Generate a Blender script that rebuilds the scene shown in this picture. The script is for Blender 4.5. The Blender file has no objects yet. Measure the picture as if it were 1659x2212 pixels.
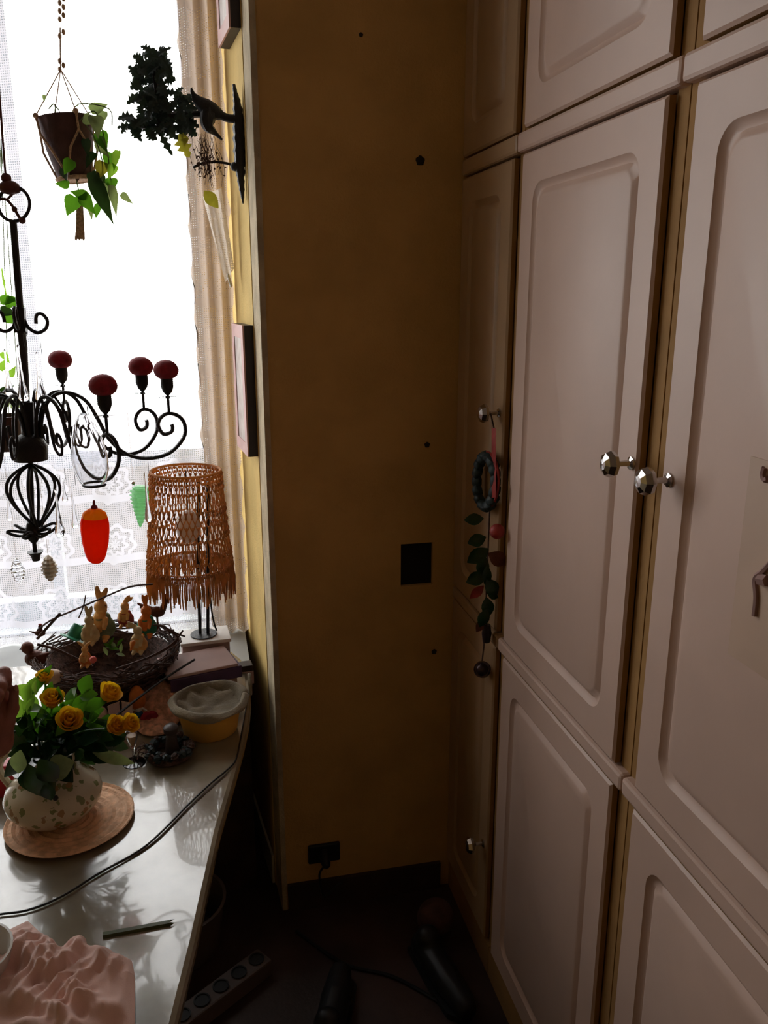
import bpy, bmesh, math, random
from mathutils import Vector, Matrix, noise
random.seed(7)
sc = bpy.context.scene
col = sc.collection
R = math.radians
pi = math.pi
# ---------------------------------------------------------------- camera
F = 1773.0; YAW = R(12.8); PT = R(15.05); CAMH = 1.6
FW = Vector((math.sin(YAW)*math.cos(PT), math.cos(YAW)*math.cos(PT), -math.sin(PT)))
RT = Vector((math.cos(YAW), -math.sin(YAW), 0)); UP = RT.cross(FW)
cd = bpy.data.cameras.new('camera'); cam = bpy.data.objects.new('camera', cd); col.objects.link(cam)
cam.matrix_world = Matrix.Translation((0, 0, CAMH)) @ Matrix((RT, UP, -FW)).transposed().to_4x4()
cd.sensor_fit = 'VERTICAL'; cd.sensor_height = 24.0; cd.lens = 24.0*F/2212.0
cd.clip_start = 0.02; cd.clip_end = 100
sc.camera = cam
# ---------------------------------------------------------------- world, light, exposure
w = bpy.data.worlds.new('sky'); sc.world = w; w.use_nodes = True
bg = w.node_tree.nodes['Background']; bg.inputs[0].default_value = (1.0, 0.97, 0.95, 1); bg.inputs[1].default_value = 13.0
sc.view_settings.view_transform = 'Standard'; sc.view_settings.look = 'None'
sc.view_settings.gamma = 1.0; sc.view_settings.exposure = 0.0; sc.view_settings.use_curve_mapping = False
def portal(loc, sx, sz, rot):
    l = bpy.data.lights.new('window_portal', 'AREA'); l.shape = 'RECTANGLE'; l.size = sx; l.size_y = sz
    l.cycles.is_portal = True
    o = bpy.data.objects.new('window_portal', l); o.location = loc; o.rotation_euler = rot; col.objects.link(o)
portal((-0.75, 2.52, 1.55), 1.6, 2.2, (R(-90), 0, 0))

# ---------------------------------------------------------------- helpers
def P(x, y, Y):
    r = FW*F + RT*(x-829.5) + UP*(1106-y); return Vector((0, 0, CAMH)) + r*(Y/r.y)
def PZ(x, y, Z):
    r = FW*F + RT*(x-829.5) + UP*(1106-y); return Vector((0, 0, CAMH)) + r*((Z-CAMH)/r.z)
def PX(x, y, X):
    r = FW*F + RT*(x-829.5) + UP*(1106-y); return Vector((0, 0, CAMH)) + r*(X/r.x)

def mat(name, c, rough=.6, metal=0, var=0, vs=30, bump=0, bs=80, c2=None, spec=.5, trans=0, ior=1.45, alpha=1, coat=0, sheen=0, detail=3):
    m = bpy.data.materials.new(name); m.use_nodes = True; nt = m.node_tree; b = nt.nodes['Principled BSDF']
    b.inputs['Base Color'].default_value = (*c, 1); b.inputs['Roughness'].default_value = rough
    b.inputs['Metallic'].default_value = metal; b.inputs['Specular IOR Level'].default_value = spec
    b.inputs['Transmission Weight'].default_value = trans; b.inputs['IOR'].default_value = ior
    b.inputs['Alpha'].default_value = alpha; b.inputs['Coat Weight'].default_value = coat
    b.inputs['Sheen Weight'].default_value = sheen
    tc = nt.nodes.new('ShaderNodeTexCoord')
    if var or c2:
        n = nt.nodes.new('ShaderNodeTexNoise'); n.inputs['Scale'].default_value = vs; n.inputs['Detail'].default_value = detail
        nt.links.new(tc.outputs['Object'], n.inputs['Vector'])
        r = nt.nodes.new('ShaderNodeValToRGB'); nt.links.new(n.outputs['Fac'], r.inputs['Fac'])
        a = c2 or tuple(x*(1-var) for x in c)
        r.color_ramp.elements[0].position = .38; r.color_ramp.elements[0].color = (*a, 1)
        r.color_ramp.elements[1].position = .62; r.color_ramp.elements[1].color = (*[min(1, x*(1+var*.5)) for x in c], 1)
        nt.links.new(r.outputs['Color'], b.inputs['Base Color'])
    if bump:
        n = nt.nodes.new('ShaderNodeTexNoise'); n.inputs['Scale'].default_value = bs; n.inputs['Detail'].default_value = 4
        nt.links.new(tc.outputs['Object'], n.inputs['Vector'])
        bp = nt.nodes.new('ShaderNodeBump'); bp.inputs['Strength'].default_value = bump; bp.inputs['Distance'].default_value = .01
        nt.links.new(n.outputs['Fac'], bp.inputs['Height']); nt.links.new(bp.outputs['Normal'], b.inputs['Normal'])
    return m

def leafmat(name, c, t=.5, rough=.4):
    m = mat(name, c, rough, var=.3, vs=60); nt = m.node_tree; b = nt.nodes['Principled BSDF']
    tr = nt.nodes.new('ShaderNodeBsdfTranslucent'); tr.inputs[0].default_value = (min(1, c[0]*1.6+.02), min(1, c[1]*1.7+.02), c[2]*.8, 1)
    mx = nt.nodes.new('ShaderNodeMixShader'); mx.inputs[0].default_value = t
    nt.links.new(b.outputs[0], mx.inputs[1]); nt.links.new(tr.outputs[0], mx.inputs[2])
    nt.links.new(mx.outputs[0], nt.nodes['Material Output'].inputs['Surface']); return m

def rootloc(o):
    v = Vector((0, 0, 0))
    while o is not None: v += o.location; o = o.parent
    return v
def tag(o, label=None, cat=None, group=None, kind=None):
    if label: o['label'] = label
    if cat: o['category'] = cat
    if group: o['group'] = group
    if kind: o['kind'] = kind
    return o
def empty(name, loc, label, cat, group=None):
    o = bpy.data.objects.new(name, None); col.objects.link(o); o.location = loc; o.empty_display_size = .02
    return tag(o, label, cat, group)

class MB:
    def __init__(s): s.v = []; s.f = []; s.uv = None
    def add(s, vs, fs):
        b = len(s.v); s.v += [Vector(x) for x in vs]; s.f += [tuple(i+b for i in f) for f in fs]; return s
    def box(s, c, d, m=None):
        hx, hy, hz = d[0]/2, d[1]/2, d[2]/2; c = Vector(c)
        vs = [Vector((x*hx, y*hy, z*hz)) for z in (-1, 1) for y in (-1, 1) for x in (-1, 1)]
        if m: vs = [m @ v for v in vs]
        return s.add([v+c for v in vs], [(0, 2, 3, 1), (4, 5, 7, 6), (0, 1, 5, 4), (2, 6, 7, 3), (0, 4, 6, 2), (1, 3, 7, 5)])
    def tube(s, pts, r, n=8, closed=False):
        pts = [Vector(p) for p in pts]; k = len(pts); rs = r if isinstance(r, (list, tuple)) else [r]*k
        vs = []; fs = []; prev = None
        for i, p in enumerate(pts):
            if closed: t = pts[(i+1) % k]-pts[i-1]
            else: t = pts[min(i+1, k-1)]-pts[max(i-1, 0)]
            if t.length < 1e-9: t = Vector((0, 0, 1))
            t.normalize()
            if prev is None: a = t.orthogonal().normalized()
            else:
                a = prev-t*prev.dot(t); a = a.normalized() if a.length > 1e-6 else t.orthogonal().normalized()
            prev = a; b = t.cross(a)
            for j in range(n):
                th = 2*pi*j/n; vs.append(p+(a*math.cos(th)+b*math.sin(th))*rs[i])
        for i in range(k if closed else k-1):
            i2 = (i+1) % k
            for j in range(n): fs.append((i*n+j, i*n+(j+1) % n, i2*n+(j+1) % n, i2*n+j))
        if not closed: fs.append(tuple(range(n-1, -1, -1))); fs.append(tuple((k-1)*n+j for j in range(n)))
        return s.add(vs, fs)
    def lathe(s, prof, c=(0, 0, 0), n=24, m=None, wob=0):
        vs = []; fs = []; k = len(prof); c = Vector(c)
        for (r, z) in prof:
            for j in range(n):
                th = 2*pi*j/n; rr = r*(1+wob*math.sin(5*th+z*60)); v = Vector((rr*math.cos(th), rr*math.sin(th), z))
                vs.append((m @ v if m else v)+c)
        for i in range(k-1):
            for j in range(n): fs.append((i*n+j, i*n+(j+1) % n, (i+1)*n+(j+1) % n, (i+1)*n+j))
        if prof[0][0] > 1e-5: fs.append(tuple(range(n-1, -1, -1)))
        if prof[-1][0] > 1e-5: fs.append(tuple((k-1)*n+j for j in range(n)))
        return s.add(vs, fs)
    def ball(s, c, r, n=12, m=None):
        if not isinstance(r, (tuple, list)): r = (r, r, r)
        vs = []; fs = []; h = max(5, n//2+1); c = Vector(c)
        for i in range(h+1):
            ph = pi*i/h
            for j in range(n):
                th = 2*pi*j/n; v = Vector((r[0]*math.sin(ph)*math.cos(th), r[1]*math.sin(ph)*math.sin(th), r[2]*math.cos(ph)))
                vs.append((m @ v if m else v)+c)
        for i in range(h):
            for j in range(n): fs.append((i*n+j, (i+1)*n+j, (i+1)*n+(j+1) % n, i*n+(j+1) % n))
        return s.add(vs, fs)
    def capsule(s, a, b, ra, rb, n=12):
        a = Vector(a); b = Vector(b); d = (b-a); L = d.length or 1e-6; d = d/L
        pts = []; rs = []
        for q in (-1, -.8, -.5, 0): pts.append(a+d*q*ra); rs.append(max(1e-4, ra*math.sqrt(1-q*q)))
        for q in (0, .5, .8, 1): pts.append(b+d*q*rb); rs.append(max(1e-4, rb*math.sqrt(1-q*q)))
        return s.tube(pts, rs, n)
    def grid(s, fn, nu, nv, thick=0):
        vs = [Vector(fn(i/nu, j/nv)) for j in range(nv+1) for i in range(nu+1)]
        fs = [(j*(nu+1)+i, j*(nu+1)+i+1, (j+1)*(nu+1)+i+1, (j+1)*(nu+1)+i) for j in range(nv) for i in range(nu)]
        return s.add(vs, fs)
    def prism(s, poly, z0, z1):
        n = len(poly); vs = [(x, y, z0) for x, y in poly]+[(x, y, z1) for x, y in poly]
        return s.add(vs, [tuple(range(n-1, -1, -1)), tuple(range(n, 2*n))]+[(i, (i+1) % n, (i+1) % n+n, i+n) for i in range(n)])
    def leaf(s, base, d, nrm, L, W, curl=.25, shape='oval', nseg=6, fold=.25):
        base = Vector(base); d = Vector(d).normalized(); nrm = Vector(nrm); nrm = (nrm-d*nrm.dot(d)); nrm = nrm.normalized() if nrm.length > 1e-5 else d.orthogonal().normalized()
        sd = d.cross(nrm); vs = []; fs = []
        for i in range(nseg+1):
            t = i/nseg
            if shape == 'heart': wd = math.sin(pi*min(1, (t*.93+.07))**.62)*1.0*(1-.25*t)+.0
            elif shape == 'serr': wd = math.sin(pi*(t*.92+.06))*(1.5 if i % 2 else .6)
            else: wd = math.sin(pi*(t*.96+.02))
            wd = max(wd, .02)*W/2; c = base+d*(L*t)+nrm*(-curl*L*t*t)
            vs += [c+sd*wd+nrm*(fold*wd), c, c-sd*wd+nrm*(fold*wd)]
        for i in range(nseg):
            a = i*3; fs += [(a, a+1, a+4, a+3), (a+1, a+2, a+5, a+4)]
        return s.add(vs, fs)
    def build(s, name, m, parent=None, smooth=True, mods=None, **kw):
        o0 = rootloc(parent); me = bpy.data.meshes.new(name)
        loc = Vector((0, 0, 0))
        if parent is None and s.v:
            loc = sum(s.v, Vector((0, 0, 0)))/len(s.v); loc.z = min(v.z for v in s.v)
        me.from_pydata([v-o0-loc for v in s.v], [], s.f); me.update()
        if smooth:
            me.polygons.foreach_set('use_smooth', [True]*len(me.polygons))
        if m: me.materials.append(m)
        o = bpy.data.objects.new(name, me); col.objects.link(o); o.parent = parent; o.location = loc
        if smooth and not mods:
            try: me.set_sharp_from_angle(angle=R(40))
            except Exception: pass
        for k, val in (mods or {}).items():
            if k == 'bevel': q = o.modifiers.new('b', 'BEVEL'); q.width = val; q.segments = 2; q.limit_method = 'ANGLE'
            if k == 'remesh': q = o.modifiers.new('r', 'REMESH'); q.mode = 'VOXEL'; q.voxel_size = val; q.use_smooth_shade = True
            if k == 'smooth': q = o.modifiers.new('s', 'SMOOTH'); q.iterations = val; q.factor = .6
            if k == 'subsurf': q = o.modifiers.new('ss', 'SUBSURF'); q.levels = val; q.render_levels = val
            if k == 'solid': q = o.modifiers.new('so', 'SOLIDIFY'); q.thickness = val
        return tag(o, **kw)
def spline(pts, n=6):
    pts = [Vector(p) for p in pts]; out = []
    for i in range(len(pts)-1):
        p0 = pts[max(0, i-1)]; p1 = pts[i]; p2 = pts[i+1]; p3 = pts[min(len(pts)-1, i+2)]
        for k in range(n):
            t = k/n; out.append(.5*((2*p1)+(-p0+p2)*t+(2*p0-5*p1+4*p2-p3)*t*t+(-p0+3*p1-3*p2+p3)*t**3))
    return out+[pts[-1]]
def copy_tree(o, parent=None):
    c = o.copy(); col.objects.link(c); c.parent = parent
    for ch in o.children: copy_tree(ch, c)
    return c
def rot(ax, ay=0, az=0):
    return Matrix.Rotation(az, 3, 'Z') @ Matrix.Rotation(ay, 3, 'Y') @ Matrix.Rotation(ax, 3, 'X')
def vdir(ang, depth=0):
    "unit direction seen at image angle ang (0 = right, 90 = up), leaning depth away from the viewer"
    return (RT*math.cos(R(ang))+UP*math.sin(R(ang))+FW*depth).normalized()

# ---------------------------------------------------------------- materials
M = {}
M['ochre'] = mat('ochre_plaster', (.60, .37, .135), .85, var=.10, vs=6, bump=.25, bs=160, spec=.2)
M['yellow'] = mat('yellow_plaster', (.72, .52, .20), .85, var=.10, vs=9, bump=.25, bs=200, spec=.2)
M['bead'] = mat('bare_plaster', (.52, .43, .29), .8, var=.18, vs=18, bump=.3, bs=200, spec=.2)
M['ceil'] = mat('ceiling_paint', (.75, .70, .62), .9, bump=.05)
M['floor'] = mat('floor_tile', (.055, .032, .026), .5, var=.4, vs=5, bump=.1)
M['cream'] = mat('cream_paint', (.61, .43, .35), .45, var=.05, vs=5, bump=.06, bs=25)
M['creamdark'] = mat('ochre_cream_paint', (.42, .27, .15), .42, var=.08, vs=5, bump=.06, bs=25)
M['stile'] = mat('ochre_paint', (.36, .20, .075), .75, var=.1, vs=12, bump=.1, bs=50, spec=.15)
M['chrome'] = mat('knob_metal', (.55, .53, .52), .16, metal=1)
M['iron'] = mat('black_iron', (.010, .009, .012), .5, var=.3, vs=80, bump=.2, bs=200)
M['darkred'] = mat('dark_red_wax', (.34, .014, .03), .7, var=.3, vs=60, bump=.15, bs=120)
M['copper'] = mat('rusty_wire', (.12, .035, .03), .5, metal=.2)
M['winframe'] = mat('window_paint', (.55, .62, .66), .45, var=.08, vs=20)
M['parapet'] = mat('balcony_paint', (.20, .21, .25), .8, var=.25, vs=3)
M['white'] = mat('white_paint', (.75, .72, .68), .5)
M['glass'] = mat('clear_glass', (.97, .98, 1), .02, trans=1, ior=1.45)
M['jute'] = mat('jute_cord', (.60, .40, .27), .9, var=.3, vs=200, bump=.3, bs=400)
M['macrame'] = None
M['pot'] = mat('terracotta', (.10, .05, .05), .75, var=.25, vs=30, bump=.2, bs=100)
M['brownpot'] = mat('brown_pot', (.06, .022, .014), .4, var=.3, vs=30)
M['black'] = mat('black_plastic', (.01, .01, .011), .45)
M['frameblk'] = mat('black_frame_wood', (.015, .008, .012), .45)
M['pinkmat'] = mat('pink_frame_face', (.60, .36, .34), .6, var=.08, vs=20)
M['picture'] = mat('picture_print', (.62, .56, .54), .3, c2=(.45, .38, .36), vs=30)
M['yellowbucket'] = mat('yellow_bucket', (.78, .44, .08), .5, var=.12, vs=15)
M['liner'] = mat('sage_cloth', (.26, .22, .15), .9, var=.2, vs=30, bump=.3, bs=300, sheen=.3)
M['straw'] = mat('straw_mat', (.80, .48, .29), .8, var=.25, vs=60, bump=.3, bs=200)
M['pinkcloth'] = mat('pink_cotton', (.82, .54, .47), .9, var=.08, vs=12, bump=.15, bs=600, sheen=.3)
M['twig'] = mat('twig_bark', (.10, .055, .045), .8, var=.5, vs=80, bump=.4, bs=200)
M['skin'] = mat('skin', (.30, .11, .08), .5, var=.12, vs=40, bump=.1, bs=200)
M['rosey'] = leafmat('yellow_petal', (.98, .43, .02), .25, .5)
M['macrame'] = leafmat('macrame_cord', (.60, .32, .17), .35, .9)
M['lfd'] = leafmat('dark_leaf', (.008, .035, .014), .2, .18)
M['lfm'] = leafmat('green_leaf', (.05, .16, .015), .45, .3)
M['lfl'] = leafmat('light_leaf', (.16, .30, .05), .55, .35)
M['lfg'] = leafmat('grey_green_leaf', (.20, .25, .16), .3, .4)
M['ebony'] = leafmat('hazed_holly_leaf', (.016, .034, .038), .08, .55)  # blue-grey cast painted into the leaf colour as haze
M['olive'] = leafmat('olive_leaf', (.20, .17, .03), .4, .5)
M['tan'] = mat('tan_figurine', (.74, .40, .13), .6, var=.2, vs=60)
M['cream2'] = mat('cream_figurine', (.62, .50, .28), .6, var=.15, vs=60)
M['fred'] = mat('red_figurine', (.35, .035, .03), .5, var=.2, vs=60)
M['fgreen'] = mat('green_figurine', (.02, .22, .12), .5, var=.2, vs=60)
M['forange'] = mat('orange_figurine', (.70, .20, .03), .5, var=.2, vs=50)
M['fbrown'] = mat('brown_figurine', (.14, .04, .02), .6, var=.3, vs=60, bump=.2)
M['egg'] = mat('egg_shell', (.50, .36, .26), .6, var=.2, vs=50)
M['purple'] = mat('purple_cover', (.10, .06, .14), .4, c2=(.06, .04, .09), vs=20)
M['pages'] = mat('book_pages', (.60, .50, .38), .9, var=.2, vs=200)
M['redbook'] = mat('red_cover', (.30, .03, .02), .5, var=.4, vs=30)
M['pinkbox'] = mat('pink_box', (.52, .36, .33), .7, var=.08, vs=10)
M['nubby'] = mat('nubby_weave', (.82, .42, .27), .9, var=.35, vs=70, bump=.6, bs=150)
M['green'] = mat('green_stick', (.06, .075, .02), .5, var=.2, vs=60)
M['blue'] = mat('blue_glaze', (.03, .14, .32), .4)
M['porcelain'] = mat('white_porcelain', (.72, .70, .66), .2)
M['grey'] = mat('grey_plastic', (.12, .09, .08), .6)
M['wood'] = mat('dark_wood', (.04, .02, .012), .5, var=.4, vs=20)
M['redplastic'] = mat('red_card', (.40, .02, .03), .4)

def marble():
    m = mat('marble', (.24, .205, .145), .16, var=.35, vs=5, bump=.035, bs=14, detail=8, coat=.6, spec=.9)
    return m
M['marble'] = marble()

def vasemat():
    m = mat('painted_ceramic', (.62, .55, .42), .12); nt = m.node_tree; b = nt.nodes['Principled BSDF']
    tc = nt.nodes.new('ShaderNodeTexCoord')
    def blot(scale, th, off):
        mp = nt.nodes.new('ShaderNodeMapping'); mp.inputs['Location'].default_value = (off, off*2, 0)
        v = nt.nodes.new('ShaderNodeTexVoronoi'); v.inputs['Scale'].default_value = scale
        nt.links.new(tc.outputs['Object'], mp.inputs[0]); nt.links.new(mp.outputs[0], v.inputs['Vector'])
        n = nt.nodes.new('ShaderNodeTexNoise'); n.inputs['Scale'].default_value = scale*3; nt.links.new(mp.outputs[0], n.inputs['Vector'])
        ad = nt.nodes.new('ShaderNodeMath'); ad.operation = 'MULTIPLY_ADD'; ad.inputs[1].default_value = .5; nt.links.new(n.outputs[0], ad.inputs[0]); nt.links.new(v.outputs['Distance'], ad.inputs[2])
        lt = nt.nodes.new('ShaderNodeMath'); lt.operation = 'LESS_THAN'; lt.inputs[1].default_value = th; nt.links.new(ad.outputs[0], lt.inputs[0]); return lt
    c = None; prev = (.62, .55, .42, 1)
    for sc_, th, off, cl in ((55, .56, 0, (.22, .24, .11, 1)), (45, .50, 3.3, (.36, .22, .11, 1))):
        lt = blot(sc_, th, off); mx = nt.nodes.new('ShaderNodeMixRGB'); nt.links.new(lt.outputs[0], mx.inputs[0])
        if c: nt.links.new(c.outputs[0], mx.inputs[1])
        else: mx.inputs[1].default_value = prev
        mx.inputs[2].default_value = cl; c = mx
    nt.links.new(c.outputs[0], b.inputs['Base Color']); return m
M['vase'] = vasemat()

def lace(name, colr, base_a, motif, hole=.5):
    "fabric with real see-through mesh: net holes, rosettes and bands as alpha; UV in metres"
    m = bpy.data.materials.new(name); m.use_nodes = True; nt = m.node_tree; nt.nodes.remove(nt.nodes['Principled BSDF'])
    N = nt.nodes.new; Lk = nt.links.new
    def math_(op, a, b=None, c=None):
        n = N('ShaderNodeMath'); n.operation = op
        for i, q in enumerate((a, b, c)):
            if q is None: continue
            if isinstance(q, (int, float)): n.inputs[i].default_value = q
            else: Lk(q, n.inputs[i])
        return n.outputs[0]
    uv = N('ShaderNodeUVMap'); sp = N('ShaderNodeSeparateXYZ'); Lk(uv.outputs[0], sp.inputs[0]); u, v = sp.outputs[0], sp.outputs[1]
    # fine net
    hx = math_('PINGPONG', u, .0028); hy = math_('PINGPONG', v, .0028)
    net = math_('MAXIMUM', math_('GREATER_THAN', hx, .0028*hole), math_('GREATER_THAN', hy, .0028*hole))
    # rosettes in cells
    cs = .17
    fu = math_('SUBTRACT', math_('FRACT', math_('DIVIDE', u, cs)), .5); fv = math_('SUBTRACT', math_('FRACT', math_('DIVIDE', v, cs)), .5)
    d = math_('SQRT', math_('ADD', math_('MULTIPLY', fu, fu), math_('MULTIPLY', fv, fv)))
    ang = math_('ARCTAN2', fv, fu); pet = math_('MULTIPLY', math_('SINE', math_('MULTIPLY', ang, 8)), .03)
    ring = math_('GREATER_THAN', math_('SINE', math_('MULTIPLY', math_('ADD', d, pet), 48)), .1)
    inside = math_('LESS_THAN', d, .36)
    ros = math_('MULTIPLY', ring, inside)
    # scroll bands
    nz = N('ShaderNodeTexNoise'); nz.inputs['Scale'].default_value = 26; Lk(uv.outputs[0], nz.inputs['Vector'])
    vine = math_('MULTIPLY', math_('LESS_THAN', math_('ABSOLUTE', math_('SUBTRACT', nz.outputs[0], .5)), .025), .5)
    band = math_('GREATER_THAN', math_('SINE', math_('MULTIPLY', v, 2*pi/.17)), .93)
    pat = math_('MAXIMUM', math_('MAXIMUM', ros, vine), band)
    low = math_('LESS_THAN', v, motif)      # lower, densely worked border
    pat = math_('MULTIPLY', pat, math_('MULTIPLY_ADD', low, .65, .3))
    a = math_('MAXIMUM', math_('MULTIPLY', net, base_a), pat)
    tr = N('ShaderNodeBsdfTransparent'); tl = N('ShaderNodeBsdfTranslucent'); df = N('ShaderNodeBsdfDiffuse')
    tl.inputs[0].default_value = (*colr, 1); df.inputs[0].default_value = (*colr, 1)
    m1 = N('ShaderNodeMixShader'); m1.inputs[0].default_value = .5; Lk(tl.outputs[0], m1.inputs[1]); Lk(df.outputs[0], m1.inputs[2])
    m2 = N('ShaderNodeMixShader'); Lk(a, m2.inputs[0]); Lk(tr.outputs[0], m2.inputs[1]); Lk(m1.outputs[0], m2.inputs[2])
    Lk(m2.outputs[0], nt.nodes['Material Output'].inputs['Surface']); return m
M['lace'] = lace('white_lace', (.50, .485, .53), .75, 1.2)
M['laceb'] = lace('shade_tinted_lace', (.60, .50, .42), .95, 3.0, .35)  # beige tint paints in the shade of folds that get no backlight
def uvgrid(o, us, vs_):
    me = o.data; uvl = me.uv_layers.new(name='UVMap')
    for lp in me.loops: uvl.data[lp.index].uv = (us[lp.vertex_index], vs_[lp.vertex_index])

def panemat():
    m = bpy.data.materials.new('pane_glass'); m.use_nodes = True; nt = m.node_tree; nt.nodes.remove(nt.nodes['Principled BSDF'])
    a = nt.nodes.new('ShaderNodeBsdfTransparent'); a.inputs[0].default_value = (.94, .96, .96, 1); g = nt.nodes.new('ShaderNodeBsdfGlossy'); g.inputs['Roughness'].default_value = .02
    x = nt.nodes.new('ShaderNodeMixShader'); x.inputs[0].default_value = .05; nt.links.new(a.outputs[0], x.inputs[1]); nt.links.new(g.outputs[0], x.inputs[2]); nt.links.new(x.outputs[0], nt.nodes['Material Output'].inputs[0]); return m
M['pane'] = panemat()
# ---------------------------------------------------------------- room shell
WY = 2.32; BY = 1.86; CX = .60
def struct(name, m, mb, **kw): return mb.build(name, m, None, smooth=False, kind='structure', **kw)
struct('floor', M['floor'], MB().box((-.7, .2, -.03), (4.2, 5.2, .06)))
struct('ceiling', M['ceil'], MB().box((-.7, .2, 2.83), (4.2, 5.2, .06)))
# wall facing the camera between bay and wardrobe, with the square socket hole cut through it
h0 = P(866, 1176, BY); h1 = P(934, 1262, BY)
hx0, hx1, hz0, hz1 = h0.x, h1.x, h1.z, h0.z
wb = MB(); xa, xb = .147, 1.3
def wallseg(mb, x0, x1, z0, z1): mb.box(((x0+x1)/2, BY+.05, (z0+z1)/2), (x1-x0, .10, z1-z0))
wallseg(wb, xa, hx0, 0, 2.8); wallseg(wb, hx1, xb, 0, 2.8); wallseg(wb, hx0, hx1, 0, hz0); wallseg(wb, hx0, hx1, hz1, 2.8)
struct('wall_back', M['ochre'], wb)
# splayed reveal beside the window (a wedge behind the wall)
rv = MB().prism([(.147, BY+.1005), (.147-.037*.295, BY+.1005), (.1, WY), (.1, WY+.18), (1.3, WY+.18), (1.3, BY+.1005)], 0, 2.8)
rv2 = MB().prism([(.1465, BY), (.147, BY), (.147, BY+.1), (.1365, BY+.1)], 0, 2.8)
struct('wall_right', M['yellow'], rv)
struct('trim_1', M['bead'], MB().prism([(.1450, BY-.002), (.158, BY-.003), (.158, BY), (.147, BY+.0), (.147, BY+.1), (.1405, BY+.105), (.1375, BY+.105), (.1445, BY)], 0.0, 2.8))
# window wall with the opening
ox0, ox1, oz0, oz1 = -1.45, .03, .66, 2.62
ww = MB()
for (x0, x1, z0, z1) in ((ox1, .0999, 0, 2.8), (-2.8, ox0, 0, 2.8), (ox0, ox1, 0, oz0), (ox0, ox1, oz1, 2.8)):
    ww.box(((x0+x1)/2, WY+.09, (z0+z1)/2), (x1-x0, .18, z1-z0))
struct('wall_window', M['yellow'], ww)
struct('wall_left', M['yellow'], MB().box((-2.83, .2, 1.4), (.06, 5.2, 2.8)))
rw = MB().box((-.75, -2.2, 1.4), (4.1, .1, 2.8))
struct('wall_rear', M['ochre'], rw)
struct('wall_side', M['ochre'], MB().box((1.33, -.15, 1.4), (.06, 4.0, 2.8)))
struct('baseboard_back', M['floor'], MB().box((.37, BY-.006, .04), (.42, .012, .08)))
struct('baseboard_window', M['white'], MB().prism([(.134, BY+.11), (.128, BY+.11), (.090, WY-.002), (.098, WY-.002)], 0, .09))
# window: outer frame, stile, cross bar, sill, panes
win = empty('window_1', ((ox0+ox1)/2, WY+.1, oz0), 'white window with pale blue frame bars behind the lace curtain', 'window'); win['kind'] = 'structure'
del win['category']
fr = MB()
for x in (ox0+.025, ox1-.012): fr.box((x, WY+.10, (oz0+oz1)/2), (.05 if x < 0 else .024, .05, oz1-oz0))
for z in (oz0+.04, oz1-.03): fr.box(((ox0+ox1)/2, WY+.10, z), (ox1-ox0, .05, .07))
fr.build('window_frame', M['winframe'], win, smooth=False, mods={'bevel': .003})
bx = P(103, 980, WY+.1).x; bz = P(300, 985, WY+.1).z
MB().box((bx, WY+.085, (oz0+oz1)/2), (.032, .045, oz1-oz0-.1)).build('window_stile', M['winframe'], win, smooth=False, mods={'bevel': .004})
for (x0, x1) in ((ox0+.05, bx-.017), (bx+.017, ox1-.024)):
    MB().box(((x0+x1)/2, WY+.085, bz), (x1-x0, .04, .045)).build('glazing_bar', M['winframe'], win, smooth=False, mods={'bevel': .004})
for (x0, x1) in ((ox0+.05, bx-.017), (bx+.017, ox1-.024)):
    for (z0, z1) in ((oz0+.076, bz-.024), (bz+.024, oz1-.067)):
        MB().box(((x0+x1)/2, WY+.10, (z0+z1)/2), (x1-x0, .003, z1-z0)).build('window_pane', M['pane'], win, smooth=False)
struct('added_ledge_top', mat('ledge_paint', (.34, .35, .35), .7, var=.1, vs=8), MB().box((-.685, 2.125, .645), (1.56, .389, .03)))  # ledge added under the window to keep light from below the tabletop
struct('trim_8', M['winframe'], MB().box(((ox0+ox1)/2, WY+.042, oz0+.004), (ox1-ox0-.001, .083, .007)))
struct('added_ledge_box', M['wood'], MB().box((-.685, 2.14, .315), (1.54, .35, .629)))  # dark box under the added ledge, blocks window light behind the table
# balcony outside, seen through the lower lace
bal = P(300, 990, 3.2).z
struct('trim_3', M['parapet'], MB().box((-.9, 3.25, bal/2-.1), (5, .1, bal+.2)))
struct('trim_4', M['parapet'], MB().box((-.9, 2.86, .20), (5, .66, .1)))
struct('trim_6', M['floor'], MB().box((0, 30, -6), (80, 50, .1)))

# ---------------------------------------------------------------- curtains
def curtain(name, x0, x1, z0, z1, y, amp, wl, m, nu, lean=0, **kw):
    us, vv = [], []
    def fn(a, b):
        x = x0+(x1-x0)*a; z = z0+(z1-z0)*b
        ph = 2*pi*x/wl+math.sin(x*9)*.8
        us.append(x*(1+amp*6)); vv.append(z)
        e = .006*math.sin(z*60+x*3)*(1 if a in (0, 1) else 0)
        return (x+e+lean*(z-z0), y+amp*math.sin(ph)*(1+.2*math.sin(z*3+x*11)), z)
    o = MB().grid(fn, nu, 50).build(name, m, None, **kw); uvgrid(o, us, vv); return o
curtain('lace_curtain', ox0-.12, .055, .664, 2.55, WY-.07, .010, .11, M['lace'], 150,
        label='white patterned lace curtain hanging across the bright window', cat='curtain')
xg = P(462, 600, WY-.1).x
curtain('gathered_curtain', xg-.052, xg+.045, .664, 2.55, WY-.105, .012, .035, M['laceb'], 60,
        label='lace curtain tinted beige for shade, gathered in folds at the right side of the window', cat='curtain')
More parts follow.
